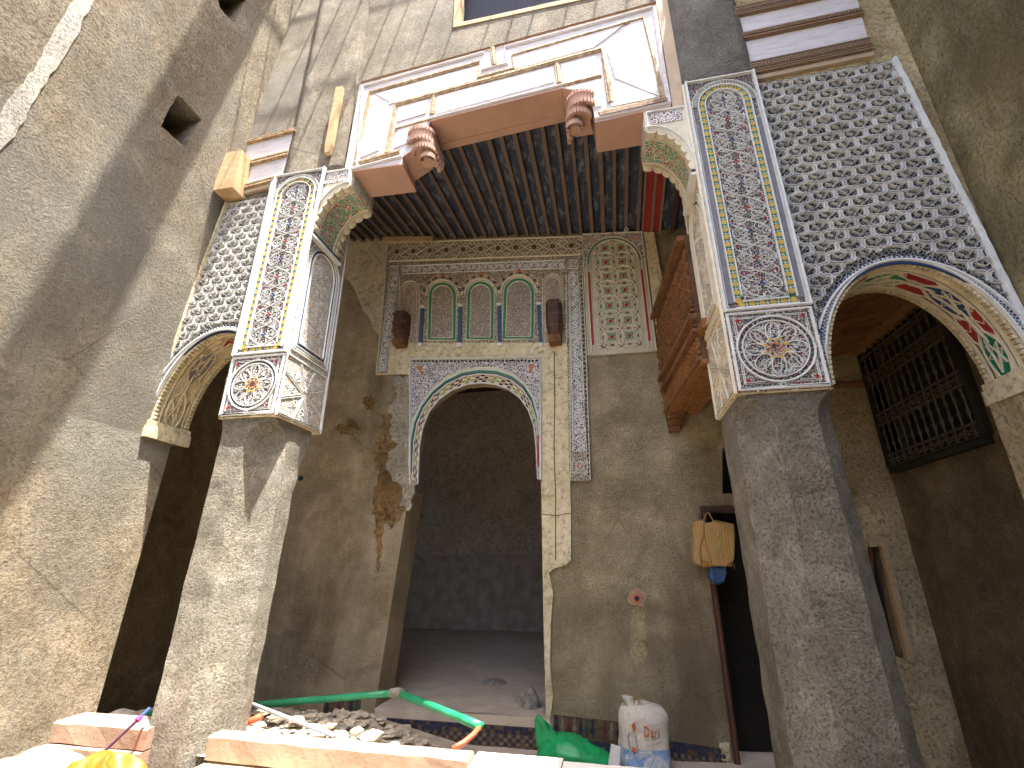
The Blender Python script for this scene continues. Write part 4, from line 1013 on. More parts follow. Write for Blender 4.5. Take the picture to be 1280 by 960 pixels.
# inscription-like leaf band + corner squares + vertical blue strips
def leafband(q, length, wdt, name='leaf_band'):
    F = quadpx(YB, *q, length, wdt); F.n = Vector((0,-1,0)); b = MB(); b.fbox(F, 0, length, 0, wdt, N0, N0+.0045, 1)
    def fr(pts, wd, n1, cl=False): b.ribbon(F, pts, wd, N0+.003, n1+R.uniform(-.001,.001), 0, top=.55, closed=cl)
    fr([(.6,.6),(length-.6,.6),(length-.6,wdt-.6),(.6,wdt-.6)], 1.2, .052, True)
    k = int(length/7)
    for i in range(k):
        x = 3.5+(length-7)*i/max(1,k-1); s = 1 if i % 2 else -1
        fr(spiral(x, wdt/2+s*wdt*.08, wdt*.27, 1.2, s*PI/2, s, 9), .95, .050); fr([(x-3.4, wdt/2-s*wdt*.28),(x, wdt/2+s*wdt*.05),(x+3.4, wdt/2+s*wdt*.30)], .9, .049)
    b.build(name, [M['white'], M['blueground']], pl)
def rosette(cx, cy, r):
    b = MB(); b.poly(P_, [(cx-r,cy-r),(cx+r,cy-r),(cx+r,cy+r),(cx-r,cy+r)], N0, N0+.005, 1); pr(b, [(cx-r,cy-r),(cx+r,cy-r),(cx+r,cy+r),(cx-r,cy+r)], 1.2, .052, cl=True)
    pr(b, arc(cx,cy,r*.6,r*.6,0,2*PI,10), .9, .050); b.poly(P_, arc(cx,cy,r*.3,r*.3,0,2*PI,6)[:-1], N0+.003, N0+.010, 2)
    for i in range(4): a = PI/4+PI/2*i; pr(b, [(cx+r*.4*math.cos(a),cy+r*.4*math.sin(a)),(cx+r*1.2*math.cos(a),cy+r*1.2*math.sin(a))], .8, .049)
    b.build('rosette', [M['white'], M['finedark'], M['rose']], pl)
leafband(((503,345),(707,338),(706,327),(503,334)), 204, 11)
rosette(494.5,340,5.2); rosette(717,333,5.2)
leafband(((488,465),(487,347),(499,347),(474,465))[0:0] or ((475,466),(487,466),(500,347),(488,347)), 12, 119, 'blue_side_strip') if False else None
def vstrip(bl, br, tr, tl, length, wdt):      # same band turned upright
    leafband((br, tr, tl, bl), length, wdt, 'blue_floral_strip')
vstrip((475,466),(485,466),(500,347),(489,347), 119, 11); vstrip((716,566),(735,566),(723,342),(712,342), 225, 14)
rosette(725.5,583,9)
for pts in ([(486.5,303),(483,360),(473,468)], [(711.5,345),(713,440),(713.5,601),(738,601),(733,440),(728,344)], [(502,349),(500,430)], [(708,345),(709,430)]): b = MB(); pr(b, pts, 1.3, .055); b.build('border', M['stucwarm'], pl)
b = MB()
for k_ in range(44):          # little dark check of the long border
    y = 348+k_*5.7; x = 737-(600-y)*.0375; b.poly(P_, [(x-2.2,y),(x-.6,y+1.8),(x+1,y),(x-.6,y-1.8)], N0+.003, .045, 1)
b.build('border_check', [M['stucwarm'], M['black']], pl, stuff=True)
# blind arches
for (xa, xb_, xo) in ((534,575,0),(582,622,1),(627,672,2)):
    dy = -.035*(xa-534); yb = 428+dy*.4; ysp = 372+dy; cx = (xa+xb_)/2
    def al(e, ybm=0, lean=1.0): return [(xa+e-1.5, yb-ybm)] + [(cx+(x-cx), y) for x, y in arc(cx, ysp, (xb_-xa)/2-e, -(((xb_-xa)/2-e)*1.0), PI, 0, 16)] + [(xb_-e-.5, yb-ybm)]
    b = MB(); b.plate(P_, al(8, 3), [], N0, N0+.006, back=False); b.build('fret_field', M['fine'], pl)
    b = MB()
    pr(b, al(5.4, 2.4)+[al(5.4,2.4)[0]], 3.4, .048, 1); pr(b, al(3.2,.8)+[al(3.2,.8)[0]], 1.1, .052); pr(b, al(7.6,4)+[al(7.6,4)[0]], 1.1, .051)
    pr(b, al(.6)[1:-1], 2.4, .066); pr(b, al(-5.5)[3:-3], 1.2, .052, 4)
    for i in range(15):
        a = PI+PI*(i+.5)/15*1.0; r0, r1 = (xb_-xa)/2+1.6, (xb_-xa)/2+4.6; b.ribbon(P_, [(cx+r0*math.cos(a), ysp+r0*math.sin(a)), (cx+r1*math.cos(a+.03), ysp+r1*math.sin(a+.03))], 1.7, N0+.003, .05, 3 if i % 2 else 0)
    b.poly(P_, arc(cx, ysp-(xb_-xa)/2-5, 2.2, 2.2, 0, 2*PI, 7)[:-1], N0+.004, .06, 5)
    b.build('blind_arch', [M['stucwarm'], M['green'], M['white'], M['navy'], M['rose'], M['orange']], pl)
for xx, yt in ((530,388),(577,386),(625,385),(674,384)):
    b = MB(); s_ = (600-xx)*.02
    b.poly(P_, [(xx-2.2,yt),(xx+2.2,yt),(xx+2.2-s_*2,431),(xx-2.2-s_*2,431)], N0, .062, 0); b.poly(P_, [(xx-3.2,yt-3),(xx+3.2,yt-3),(xx+2.6,yt),(xx-2.6,yt)], N0, .068, 1); b.poly(P_, [(xx-2.6-s_*2,431),(xx+2.6-s_*2,431),(xx+2.6-s_*2,435),(xx-2.6-s_*2,435)], N0, .068, 1)
    b.build('colonnette', [M['colblue'], M['white']], pl)
for (xa, xb_) in ((503,526),(679,704)):      # side niches with red fret
    ysp = 365 if xa < 600 else 358; cx = (xa+xb_)/2; rad = (xb_-xa)/2
    b = MB(); b.plate(P_, [(xa+1, 430)]+arc(cx, ysp, rad-1, -(rad-1), PI, 0, 14)+[(xb_-1, 430)], [], N0, N0+.005, back=False); b.build('red_niche', M['redfret'], pl)
    b = MB(); pr(b, [(xa, 430)]+arc(cx, ysp, rad, -rad, PI, 0, 14)+[(xb_, 430)], 1.3, .053); pr(b, [(xa+3, 430)]+arc(cx, ysp, rad-3, -(rad-3), PI, 0, 14)+[(xb_-3, 430)], .9, .050); b.build('niche_border', M['stucwarm'], pl)

# ---- tall star panel
sp_ = pan('star_panel', 'tall arched stucco panel of interlaced stars with red side bars, right of the blind arches', (775,445))
F = quadpx(YB, (735,446),(822,440),(803,292),(727,295), 80, 152); F.n = Vector((0,-1,0)); F.c[1] = at(821,440,'y',YB)
b = MB(); b.fbox(F, 0, 80, 0, 152, 0, N0, 0); b.build('panel_ground', M['starground'], sp_)
b = MB(); arco = arc(40, 112, 36, 36, PI, 0, 24)
b.plate(F, [(1,112)]+arco[0:]+[(79,112),(79,151),(1,151)] if False else [(1,108),(4,112)]+arco[1:-1]+[(76,112),(79,108),(79,151),(1,151)], [], N0, N0+.004, back=False); b.build('spandrel', M['blueground'], sp_)
b = MB()
def fs(pts, wd, n1=.05, mi=0, cl=False, top=.6): b.ribbon(F, pts, wd, N0, n1+R.uniform(-.001,.001), mi, top=top, closed=cl)
for e, wd, n1, mi in ((1.0,1.6,.058,0),): fs([(e,0),(e,151),(80-e,151),(80-e,0)], wd, n1, mi)
fs([(5,2),(5,112)]+arc(40,112,35,34,PI,0,22)+[(75,112),(75,2)], 1.3, .055, 0)
fs([(9,112)]+arc(40,112,31,30,PI,0,22)+[(71,112)], 1.0, .054, 0)
for i in range(44):
    a = PI*(i+.5)/44; b.ribbon(F, [(40+32.3*math.cos(a),112+31.3*math.sin(a)),(40+34*math.cos(a+.05),112+33*math.sin(a+.05))], 1.2, N0+.002, .047, 2)
for sx_ in (6.8, 73.2): b.fbox(F, sx_-1.3, sx_+1.3, 12, 100, N0, N0+.012, 1)
for sx_ in (9, 71): fs([(sx_,2),(sx_,112)], .9, .052, 0)
for sx_ in (12,68): b.poly(F, arc(sx_,143,4,4,0,2*PI,7)[:-1], N0+.003, N0+.014, 3)
b.poly(F, arc(40,148.5,2.2,2.2,0,2*PI,8)[:-1], N0+.003, .062, 3)
b.build('panel_border', [M['stucwarm'], M['red'], M['teal'], M['rose'], M['green']], sp_)
b = MB(); pxw, phh = 20.6, 18.6
def inS(x, y): return 10.5 < x < 69.5 and y > 1 and (y < 112 or (x-40)**2+((y-112)*1.02)**2 < 29.5**2)
for j in range(-1, 9):
    for i in range(-2, 3):
        x, y = 40+pxw*i, 10+phh*j
        if inS(x, y):
            for k in range(8):
                a = PI*k/4; b.ribbon(F, [(x+1.2*math.cos(a), y+1.2*math.sin(a)),(x+3.6*math.cos(a), y+3.6*math.sin(a))], .9, N0, N0+.012, 4)
        def lens(x0, y0, x1, y1, bul, mi, tw):
            mx, my = (x0+x1)/2, (y0+y1)/2; d = Vector((x1-x0, y1-y0)); L_ = d.length; d.normalize(); n_ = Vector((-d.y, d.x))
            if not inS(mx, my): return
            for s in (-1, 1):
                p = [(x0+d.x*L_*t/8+n_.x*s*bul*math.sin(PI*t/8), y0+d.y*L_*t/8+n_.y*s*bul*math.sin(PI*t/8)) for t in range(9)]
                p = [q for q in p if inS(*q)]
                if len(p) > 1: b.ribbon(F, p, 1.15, N0, N0+.016+R.uniform(-.001,.001), 0, top=.6)
            b.poly(F, [(mx-d.x*3, my-d.y*3),(mx+n_.x*1.2, my+n_.y*1.2),(mx+d.x*3, my+d.y*3),(mx-n_.x*1.2, my-n_.y*1.2)], N0, N0+.008, mi)
        lens(x, y, x+pxw, y, 4.4, 4, 1); lens(x, y, x, y+phh, 4.6, 4, 1)
        cx, cy = x+pxw/2, y+phh/2
        if inS(cx, cy):
            for k in range(4):
                a = PI/4+PI/2*k; q = (cx+4.6*math.cos(a), cy+4.4*math.sin(a))
                if inS(*q): b.poly(F, [(q[0]+2.9*math.cos(a+u), q[1]+2.9*math.sin(a+u)) for u in (0, 2.1, 4.2)], N0, N0+.007, 2)
                b.ribbon(F, [(cx+1.8*math.cos(a), cy+1.8*math.sin(a)),(cx+6*math.cos(a), cy+6*math.sin(a))], .7, N0, N0+.011, 0)
            b.poly(F, arc(cx, cy, 2.5, 2.5, 0, 2*PI, 8)[:-1], N0, N0+.010, 1 if (i+j) % 2 or True else 2)
        for (dx, dy) in ((.22,.22),(.78,.22),(.22,.78),(.78,.78)):
            q = (x+pxw*dx, y+phh*dy)
            if inS(*q): b.ribbon(F, arc(q[0], q[1], 1.9, 1.9, 0, 2*PI, 6), .6, N0, N0+.012, 0)
b.build('star_lattice', [M['stucwarm'], M['red'], M['green'], M['rose'], M['tilebrown']], sp_)
b = MB(); q = [at(*p,'y',YB-.05) for p in ((823,392),(822,440))]
b.plate(P_, [(804,293),(817,293),(827,350),(826,392),(822,432)], [], .0, .05, back=False); b.build('return_strip', M['cream'], sp_)

# ---- door surround
ds = pan('door_arch_surround', 'carved stucco surround of the tall doorway with a mosaic painted arch band', (600,478))
b = MB(); arco = [(519,540),(524,520),(534,500),(548,483),(565,470),(582,464),(600,461),(618,462),(636,468),(652,478),(664,494),(671,512),(675,530)]
b.plate(P_, [(515,600)]+[(514,560)]+[(x,y) for x,y in arco]+[(676,560),(675,600),(678,600),(678,448),(515,451)] if False else [(514,536),(520,520),(530,502),(545,484),(562,470),(580,463),(600,460),(620,461),(640,468),(655,480),(666,495),(672,512),(675,528),(675,450),(516,453)], [], N0, N0+.005, back=False)
b.build('spandrels', M['blueground'], ds)
inner = [(524,606),(526,560),(530,536),(538,516),(550,501),(566,489),(585,482),(602,480),(620,482),(637,488),(651,499),(661,514),(668,533),(671,560),(673,600)]
outer = [(513,585),(514,548),(518,527),(527,508),(540,490),(556,476),(577,465),(600,461),(622,462),(642,469),(657,481),(667,497),(673,520),(675,548),(677,600)]
def lerpc(t): return [(a[0]+(c[0]-a[0])*t, a[1]+(c[1]-a[1])*t) for a, c in zip(inner, outer)]
b = MB(); b.plate(P_, outer+inner[::-1], [], N0, N0+.006, back=False); b.build('arch_band', M['stucwarm'], ds)
b = MB()
pr(b, inner, 1.6, .060); pr(b, lerpc(.58), 1.2, .054); pr(b, lerpc(.78), 2.4, .050, 1); pr(b, lerpc(.67), 1.6, .049, 2); pr(b, lerpc(.9), 1.2, .053); pr(b, lerpc(1.02), 1.4, .05, 3)
pr(b, [(515,606),(515,451),(676,448),(677,600)], 2.0, .066)
for k_ in range(34): b.poly(P_, [(517.5+4.6*k_,453.2-.02*k_),(519.5+4.6*k_,451.8-.02*k_),(521.5+4.6*k_,453.2-.02*k_),(519.5+4.6*k_,454.6-.02*k_)], N0, .046, 4)
for cx_, cy_, s_ in ((527,462,1),(665,460,-1)):
    b.poly(P_, arc(cx_, cy_, 3.2, 3.2, 0, 2*PI, 8)[:-1], N0, .052, 5); b.poly(P_, [(cx_-1.5,cy_+2),(cx_+1.5,cy_+2),(cx_+s_*3+1.5,cy_+8),(cx_+s_*3-1.5,cy_+8)], N0, .049, 5)
    for i in range(9): pr(b, spiral(cx_+s_*R.uniform(-6,16), cy_+R.uniform(-6,2) if i % 2 else cy_+R.uniform(-5,22) - 2, 2.3, 1.1, R.uniform(0,6), s_, 7), .8, .048)
b.fbox(P_, 672.6, 674.6, 545, 585, N0, .058, 6)
b.build('arch_mouldings', [M['white'], M['green'], M['navy'], M['stucwarm'], M['black'], M['orange'], M['red']], ds)
# painted mosaic pieces of the arch band
b = MB(); nn = 62
def cp(t, k):                   # t along, k across
    c_ = lerpc(k); LL = [0]
    for i in range(1, len(c_)): LL.append(LL[-1]+math.dist(c_[i-1], c_[i]))
    s = t*LL[-1]
    for i in range(1, len(c_)):
        if LL[i] >= s: u = (s-LL[i-1])/(LL[i]-LL[i-1]); return (c_[i-1][0]+(c_[i][0]-c_[i-1][0])*u, c_[i-1][1]+(c_[i][1]-c_[i-1][1])*u)
    return c_[-1]
for i in range(nn):
    for j in range(4):
        t0, t1 = i/nn, (i+.86)/nn; k0, k1 = .07+j*.12, .07+(j+.86)*.12
        g_ = (i//3) % 2; ci = (0 if g_ else 1) if (i+j) % 2 == 0 else (2 if j % 2 else 3)
        b.poly(P_, [cp(t0,k0),cp(t1,k0),cp(t1,k1),cp(t0,k1)], N0+.005, N0+.010, ci)
b.build('painted_mosaic', [M['lime'], M['black'], M['rose'], M['stucwarm']], ds, stuff=True)

# ---- two dark wooden brackets
def bracket(cx_, yt, yb_, hw_, label):
    c = at(cx_, yt, 'y', YB-.14); e = at(cx_, yb_, 'y', YB-.14); s = .0070*hw_
    t = thing('wooden_bracket', label, 'bracket', (c.x, YB, e.z)); H_ = c.z-e.z
    rg = []
    for z, k in ((0,.62),(.06,.8),(.14,.86),(.32,.84),(.36,.98),(.8,1.0),(.95,1.0),(1.0,.92)):
        y1 = YB-.22 if z > .3 else YB-.19+.04*(1-z/.3)*1
        rg.append([Vector((c.x-s*k,YB-.03,e.z+H_*z)), Vector((c.x-s*k,y1+.06,e.z+H_*z)), Vector((c.x-s*k*.6,y1,e.z+H_*z)), Vector((c.x+s*k*.6,y1,e.z+H_*z)), Vector((c.x+s*k,y1+.06,e.z+H_*z)), Vector((c.x+s*k,YB-.03,e.z+H_*z))])
    b = MB(); b.loft(rg); b.build('bracket_body', M['darkwood'], t)
    b = MB()
    for z in (.33, .62, .9): 
        for i in range(5): x = c.x+s*(-.8+.4*i); b.box(x-.007, x+.007, YB-.228, YB-.20, e.z+H_*z, e.z+H_*z+.014)
    b.build('studs', M['carvewood'], t, stuff=True)
    b = MB(); b.box(c.x-s*.75, c.x+s*.75, YB-.19, YB-.03, e.z-.012, e.z+H_*.14); b.build('bracket_foot', M['carvewood'], t)
bracket(502, 392, 430, 13, 'dark carved wooden bracket at the left end of the blind arcade')
bracket(692, 378, 427, 13.5, 'dark carved wooden bracket at the right end of the blind arcade')

# ---- back room seen through the doorway
rm = thing('back_room_walls', 'dim plaster walls of the room behind the tall doorway', 'wall', (-1.5, 8, .29))
b = MB(); b.box(-5.2, 3.4, 10.6, 10.8, 0, 5.5); b.box(-5.2, -4.9, YB+.05, 10.6, 0, 5.5); b.box(.56, .76, YB+.134, 10.6, 0, 5.5); b.build('wall_face', M['dark'], rm)
b = MB(); b.box(-4.9, 3.2, 10.56, 10.6, .3, 1.72); b.box(-4.9, 3.2, 10.54, 10.59, 1.72, 1.75); b.build('dado', M['dado'], rm)
b = MB(); b.box(-5.2, 3.4, YB+.134, 10.8, 5.5, 5.6); b.build('room_ceiling', M['darkwood'], rm)
# gallery ends
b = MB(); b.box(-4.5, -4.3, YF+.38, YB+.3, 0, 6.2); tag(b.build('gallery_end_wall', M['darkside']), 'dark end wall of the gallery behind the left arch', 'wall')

# ---- right gallery: side wall with grille
gw = thing('gallery_side_wall', 'dark brown side wall of the gallery seen through the right arch', 'wall', (2.6, 4.2, .05))
g = [at(*p,'x',2.6) for p in ((1120,583),(1243,548),(1080,438))]
gy1, gz0, gy0, gz1 = g[0].y, g[0].z, 3.80, g[2].z
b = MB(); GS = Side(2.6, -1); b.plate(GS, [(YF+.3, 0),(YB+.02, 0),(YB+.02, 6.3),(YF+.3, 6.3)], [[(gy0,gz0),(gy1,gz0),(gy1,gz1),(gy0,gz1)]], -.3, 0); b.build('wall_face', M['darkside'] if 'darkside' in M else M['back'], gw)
c = at(1228,733,'x',2.598); b = MB(); b.tube([c+Vector((.02,0,0)), c+Vector((-.008,0,0))], .028, 10); b.build('socket_hole', M['brown'], gw)
win = thing('grille_window', 'dark window filled with a wrought iron scroll grille, seen through the right arch', 'window', (2.6, (gy0+gy1)/2, gz0))
b = MB(); b.box(2.78, 2.82, gy0, gy1, gz0, gz1); b.build('dark_backing', M['blackiron'], win)  # near-black sheet: dark of the recess behind the grille put into colour
b = MB()
for (a, e, f, h) in ((gy0-.03,gy1+.03,gz0-.06,gz0),(gy0-.03,gy1+.03,gz1,gz1+.05),(gy0-.05,gy0,gz0,gz1),(gy1,gy1+.05,gz0,gz1)): b.box(2.55, 2.70, a, e, f, h)
b.build('window_frame', M['blackiron'], win)
nvb = 12; rows = 3; hh = (gz1-gz0)/rows
for i in range(nvb):
    y = gy0+(gy1-gy0)*(i+.5)/nvb; b = MB(); b.tube([(2.56,y,gz0),(2.56,y,gz1)], .008, 6)
    for r_ in range(rows):
        for f in (.45, .5, .78): b.tube([(2.56,y,gz0+hh*(r_+f)-.012),(2.56,y,gz0+hh*(r_+f)),(2.56,y,gz0+hh*(r_+f)+.012)], .014 if f != .5 else .018, 6)
    b.build('upright_bar', M['iron'], win)
for r_ in range(rows+1):
    for dz in (0, .10):
        z = gz0+hh*r_+dz if r_ < rows else gz1-.10+dz
        if z <= gz1+.01: b = MB(); b.box(2.550, 2.572, gy0, gy1, z-.008, z+.008); b.build('cross_bar', M['iron'], win)
    if r_ < rows:
        b = MB(); n_ = nvb*2
        for i in range(n_):
            y = gy0+(gy1-gy0)*(i+.5)/n_; z = gz0+hh*r_+.05
            sp2 = spiral(y, z, .036, 1.4, PI/2, 1 if i % 2 else -1, 12); b.tube([(2.555, u, v) for u, v in sp2], .0055, 5)
        for i in range(nvb-1):
            y = gy0+(gy1-gy0)*(i+1)/nvb; z = gz0+hh*(r_+.86)
            b.tube([(2.555, y+.05*math.cos(a), z-.02+.07*math.sin(a)) for a in [PI*j/8 for j in range(9)]], .006, 5)
        b.build('scroll_row', M['iron'], win)
# small window in the tan wall at the back
nw = thing('narrow_window', 'narrow window with pale timber frame between the right pillar and the dark side wall', 'window', (nich[0][0], YB, nich[0][1]))
xa = min(q[0] for q in nich)-.0; xb_ = max(q[0] for q in nich); za = min(q[1] for q in nich); zb1 = max(q[1] for q in nich)
b = MB(); b.box(xa-.3, xb_+.2, YB+.3, YB+.33, za-.2, zb1+.2); b.build('dark_back', M['blackiron'], nw)  # dark interior of the window put into a near-black sheet
b = MB(); b.ribbon(BF, [nich[3], nich[0]], .055, -.02, .03, 0, top=.95); b.ribbon(BF, [nich[2], nich[3]], .06, -.02, .034, 0, top=.95); b.build('window_frame', M['timber'], nw)
b = MB(); b.ribbon(BF, [(nich[2][0]+.02, nich[2][1]-.03), (nich[1][0]+.04, nich[1][1])], .10, -.12, -.07, 0, top=.95); b.build('shutter_leaf', M['carvewood'], nw)

# ---- low carved wooden ceiling and frieze on the right
lc = thing('low_wooden_ceiling', 'low carved orange brown wooden ceiling of the right gallery', 'ceiling', (1.6, 4.3, CZ+1.7))
def zlow(x): return CZ+1.66+(x-.75)*.20
b = MB(); b.hexa([(.78,YF+.39,zlow(.78)),(2.6,YF+.39,zlow(2.6)),(2.6,YB,zlow(2.6)),(.78,YB,zlow(.78)),(.78,YF+.39,zlow(.78)+.08),(2.6,YF+.39,zlow(2.6)+.08),(2.6,YB,zlow(2.6)+.08),(.78,YB,zlow(.78)+.08)]); b.build('panel', M['orangewood'], lc)
b = MB()
for i in range(10):
    y = YF+.5+i*.16; b.hexa([(.79,y,zlow(.79)-.02),(2.59,y,zlow(2.59)-.02),(2.59,y+.03,zlow(2.59)-.02),(.79,y+.03,zlow(.79)-.02),(.79,y,zlow(.79)+.01),(2.59,y,zlow(2.59)+.01),(2.59,y+.03,zlow(2.59)+.01),(.79,y+.03,zlow(.79)+.01)])
for i in range(11):
    x = .85+i*.17
    for j in range(9): y = YF+.56+j*.16; b.hexa([(x,y,zlow(x)-.012),(x+.09,y,zlow(x+.09)-.012),(x+.09,y+.06,zlow(x+.09)-.012),(x,y+.06,zlow(x)-.012),(x,y,zlow(x)+.01),(x+.09,y,zlow(x+.09)+.01),(x+.09,y+.06,zlow(x+.09)+.01),(x,y+.06,zlow(x)+.01)])
b.build('carved_relief', M['orangewood'], lc, stuff=True)
b = MB(); b.box(.8, 2.6, YB-.05, YB-.003, zlow(.8)-.05, zlow(.8)-.005); b.box(2.5, 2.595, YF+.42, YB-.06, zlow(2.5)-.07, zlow(2.5)-.01); b.build('cornice', M['orangewood'], lc)
M['beamwood'] = wood('old_beam_wood', (.17,.085,.042), (.10,.05,.026), (3,1,3), (.04,.022,.014), .65, .02, 18)
fz = thing('carved_frieze_beam', 'deep carved brown wooden frieze beam running back from the right pillar', 'beam', (.72, 4.4, CZ+1.45))
fy0, fy1 = 3.62, YB-.01; 
class Skew:
    def p(s, y, z, n=0): return Vector((.65+(YB-y)*.085-n, y, z))
S = Skew()
zf0, zf1 = CZ+1.46, CZ+2.62
b = MB(); b.fbox(S, fy0, fy1, zf0, zf1, -.12, 0); b.build('beam_core', M['beamwood'], fz)
for k, (z, h, n) in enumerate(((zf0+.0,.03,.03),(zf0+.24,.035,.04),(zf0+.29,.02,.025),(zf0+.36,.045,.055),(zf0+.43,.02,.03),(zf1-.05,.05,.06))):
    b = MB(); b.fbox(S, fy0, fy1, z, z+h, 0, n); b.build('moulding', M['carvewood'], fz)
b = MB()
for j in range(4):               # interlaced stars of the upper field
    for i in range(9):
        y = fy0+.09+i*.175; z = zf0+.54+j*.135
        for s in (-1,1): b.ribbon(S, [(y-.0875, z-s*.067),(y-.02, z-s*.02),(y+.02, z+s*.02),(y+.0875, z+s*.067)], .022, 0, .026+.002*s)
        b.ribbon(S, arc(y, z, .035, .03, 0, 2*PI, 8), .016, 0, .031)
b.build('interlace', M['carvewood'], fz, stuff=True)
b = MB()
for i in range(19):
    y = fy0+.04+i*.083; z = zf0+.135
    for dz, r in ((0,.026),(.05,.015),(-.055,.015)): b.ribbon(S, arc(y, z+dz, r, r, 0, 2*PI, 8), .011, 0, .016)
b.build('carved_band', M['orangewood'], fz, stuff=True)
b = MB(); b.fbox(S, fy0, fy1, zf0-.03, zf0-.001, -.30, .005)
for i in range(16):
    for j in range(3): b.fbox(S, fy0+.03+i*.088, fy0+.08+i*.088, zf0-.042, zf0-.028, -.08-j*.08, -.03-j*.08)
b.build('soffit', M['orangewood'], fz)
b = MB()
for k, (z, d, wd) in enumerate(((-.09,.16,.16),(-.15,.12,.13),(-.21,.09,.11))): b.box(.64+.005*k, .65+wd, YB-d, YB-.004, zf0+z, zf0+z+.06)
b.build('end_bracket', M['carvewood'], fz)
# side door leaf edge on the right
dr = thing('side_door_frame', 'dark wooden door frame of the black side doorway behind the right pillar', 'door frame', (side[0][0], YB, .05))
dl = [at(*p,'y',YB-.02) for p in ((891,640),(925,965))]
b = MB(); b.box(side[0][0]-.05, side[0][0]+.0, YB-.03, YB+.1, .05, side[1][1]+.05); b.build('jamb', M['darkwood'], dr)
b = MB(); b.box(side[0][0]-.028, side[0][0]-.018, YB-.042, YB-.028, .05, side[1][1]); b.build('bead', M['carvewood'], dr)
b = MB(); b.box(side[0][0]-.05, side[2][0]+.05, YB-.032, YB+.1, side[1][1]+.003, side[1][1]+.055); b.build('head', M['darkwood'], dr)
b = MB(); b.box(side[0][0]-.1, side[2][0]+.1, YB+.341, YB+.36, -.0, side[1][1]+.8); b.build('dark_backdrop', M['blackiron'], dr)  # near-black sheet: darkness beyond the openings put into colour

# ================================================================ CURB, FLOOR THINGS
def slab(name, x0, x1, y0, y1, z0, z1, mat, label, cat, tilt=0, grp=None, sink=0):
    b = MB(); n = max(2, int((x1-x0)/.12)); rg = []
    for i in range(n+1):
        x = x0+(x1-x0)*i/n; j = lambda a: a+R.uniform(-.004,.004); dz = tilt*(i/n)
        rg.append([Vector((x,j(y0),j(z0)+dz)),Vector((x,j(y1),j(z0)+dz)),Vector((x,j(y1),j(z1-.008)+dz)),Vector((x,j(y1-.012),z1+dz)),Vector((x,j(y0+.012),z1+dz)),Vector((x,j(y0),j(z1-.01)+dz))])
    b.loft(rg); return tag(b.build(name, M[mat]), label, cat, grp)
slab('curb_slab', -3.7, -2.93, 3.02, 3.24, .545, .66, 'pinkstone', 'pink stone curb slab between the left wall and the left pillar', 'curb')
slab('curb_slab', -3.7, -2.93, 3.0, 3.2, .45, .538, 'pinkstone', 'lower course of pink stone under the curb left of the left pillar', 'curb')
slab('curb_slab', -2.50, -.86, 3.03, 3.16, .52, .645, 'pinkstone', 'long pink stone curb slab between the pillars, sunlit on its right', 'curb', -.012)
slab('curb_slab', -2.50, -1.0, 2.90, 3.16, .37, .505, 'cream', 'rough cream mortar course under the long pink curb slab', 'curb')
slab('marble_slab', -.855, -.36, 3.0, 3.26, .48, .60, 'marble', 'bright white marble curb slab next to the end of the pink slab', 'curb')
slab('marble_slab', -.355, .40, 3.0, 3.22, .48, .598, 'marble', 'greyer white marble curb slab below the green bag and sack', 'curb')
struct(grid('packed_fill', -4.2, 2.6, 3.14, 3.3, .16, lambda x, y: .50, M['rubble']))
def stone(c, r, seed, flat=.6):
    rr_ = random.Random(seed); vs = []; b = MB(); k = 7
    rings = []
    for i, (h, s) in enumerate(((-.8,.45),(-.35,.95),(.3,.9),(.8,.5))):
        rings.append([Vector((c[0]+r*s*math.cos(2*PI*j/k+i*.2)*rr_.uniform(.7,1.15), c[1]+r*s*math.sin(2*PI*j/k+i*.2)*rr_.uniform(.7,1.15), c[2]+r*flat*(h+1)*.5*rr_.uniform(.75,1.2))) for j in range(k)])
    return rings
b = MB()
def heap(x, y): return .05+.50*math.exp(-((max(0,y-3.5))/1.6)**2)*(1 if x < -2.15 else max(0, 1-(x+2.15)/(.75 if y > 3.6 else 1.3)))*(.92+.25*noise.noise(Vector((x*3, y*3, 0)))) 
for i in range(1300):
    x = R.uniform(-3.6, -.75); y = R.uniform(3.26, 4.8); r = R.choice((R.uniform(.012, .03), R.uniform(.02,.055), R.uniform(.03,.075)))
    b.loft(stone((x, y, heap(x, y)-.01), r, i, R.uniform(.25,.8)))
b.build('rubble_heap', M['rubble']); o = bpy.data.objects['rubble_heap']; tag(o, 'heap of broken plaster rubble behind the pink curb', 'rubble'); o['kind'] = 'stuff'
hm = grid('dust_mound', -4.2, 0, 3.2, 5.08, .05, lambda x, y: heap(x, y)-.02, M['rubble']); tag(hm, 'dusty mound of debris under the rubble behind the curb', 'rubble'); hm['kind'] = 'stuff'
lst = [((389,908),.085,'rubble','cylindrical lump of broken plaster on the rubble just below the green pipe'),((330,884),.07,'rubble','angular grey stone on the rubble near the left pillar'),((345,892),.08,'rubble','flat broken tile shard on the rubble near the left pillar'),((425,914),.075,'rubblewhite','bright white plaster chunk beside the pale tube end'),((462,914),.09,'rubblewhite','largest white plaster chunk right of the tube on the curb'),((447,905),.05,'rubblewhite','small pale chunk between the two white plaster lumps'),((372,893),.07,'rubble','dark wedge of rubble under the green pipe'),((492,923),.05,'rubblewhite','low crumb of white plaster at the right end of the heap')]
for k, ((qx, qy), r, m, lab) in enumerate(lst):
    c = at(qx, qy, 'y', 3.40 if m == 'rubblewhite' else 3.75); b = MB(); b.loft(stone((c.x, c.y, c.z-.05), r, 700+k, .65)); tag(b.build('plaster_chunk', M[m]), lab, 'rubble')
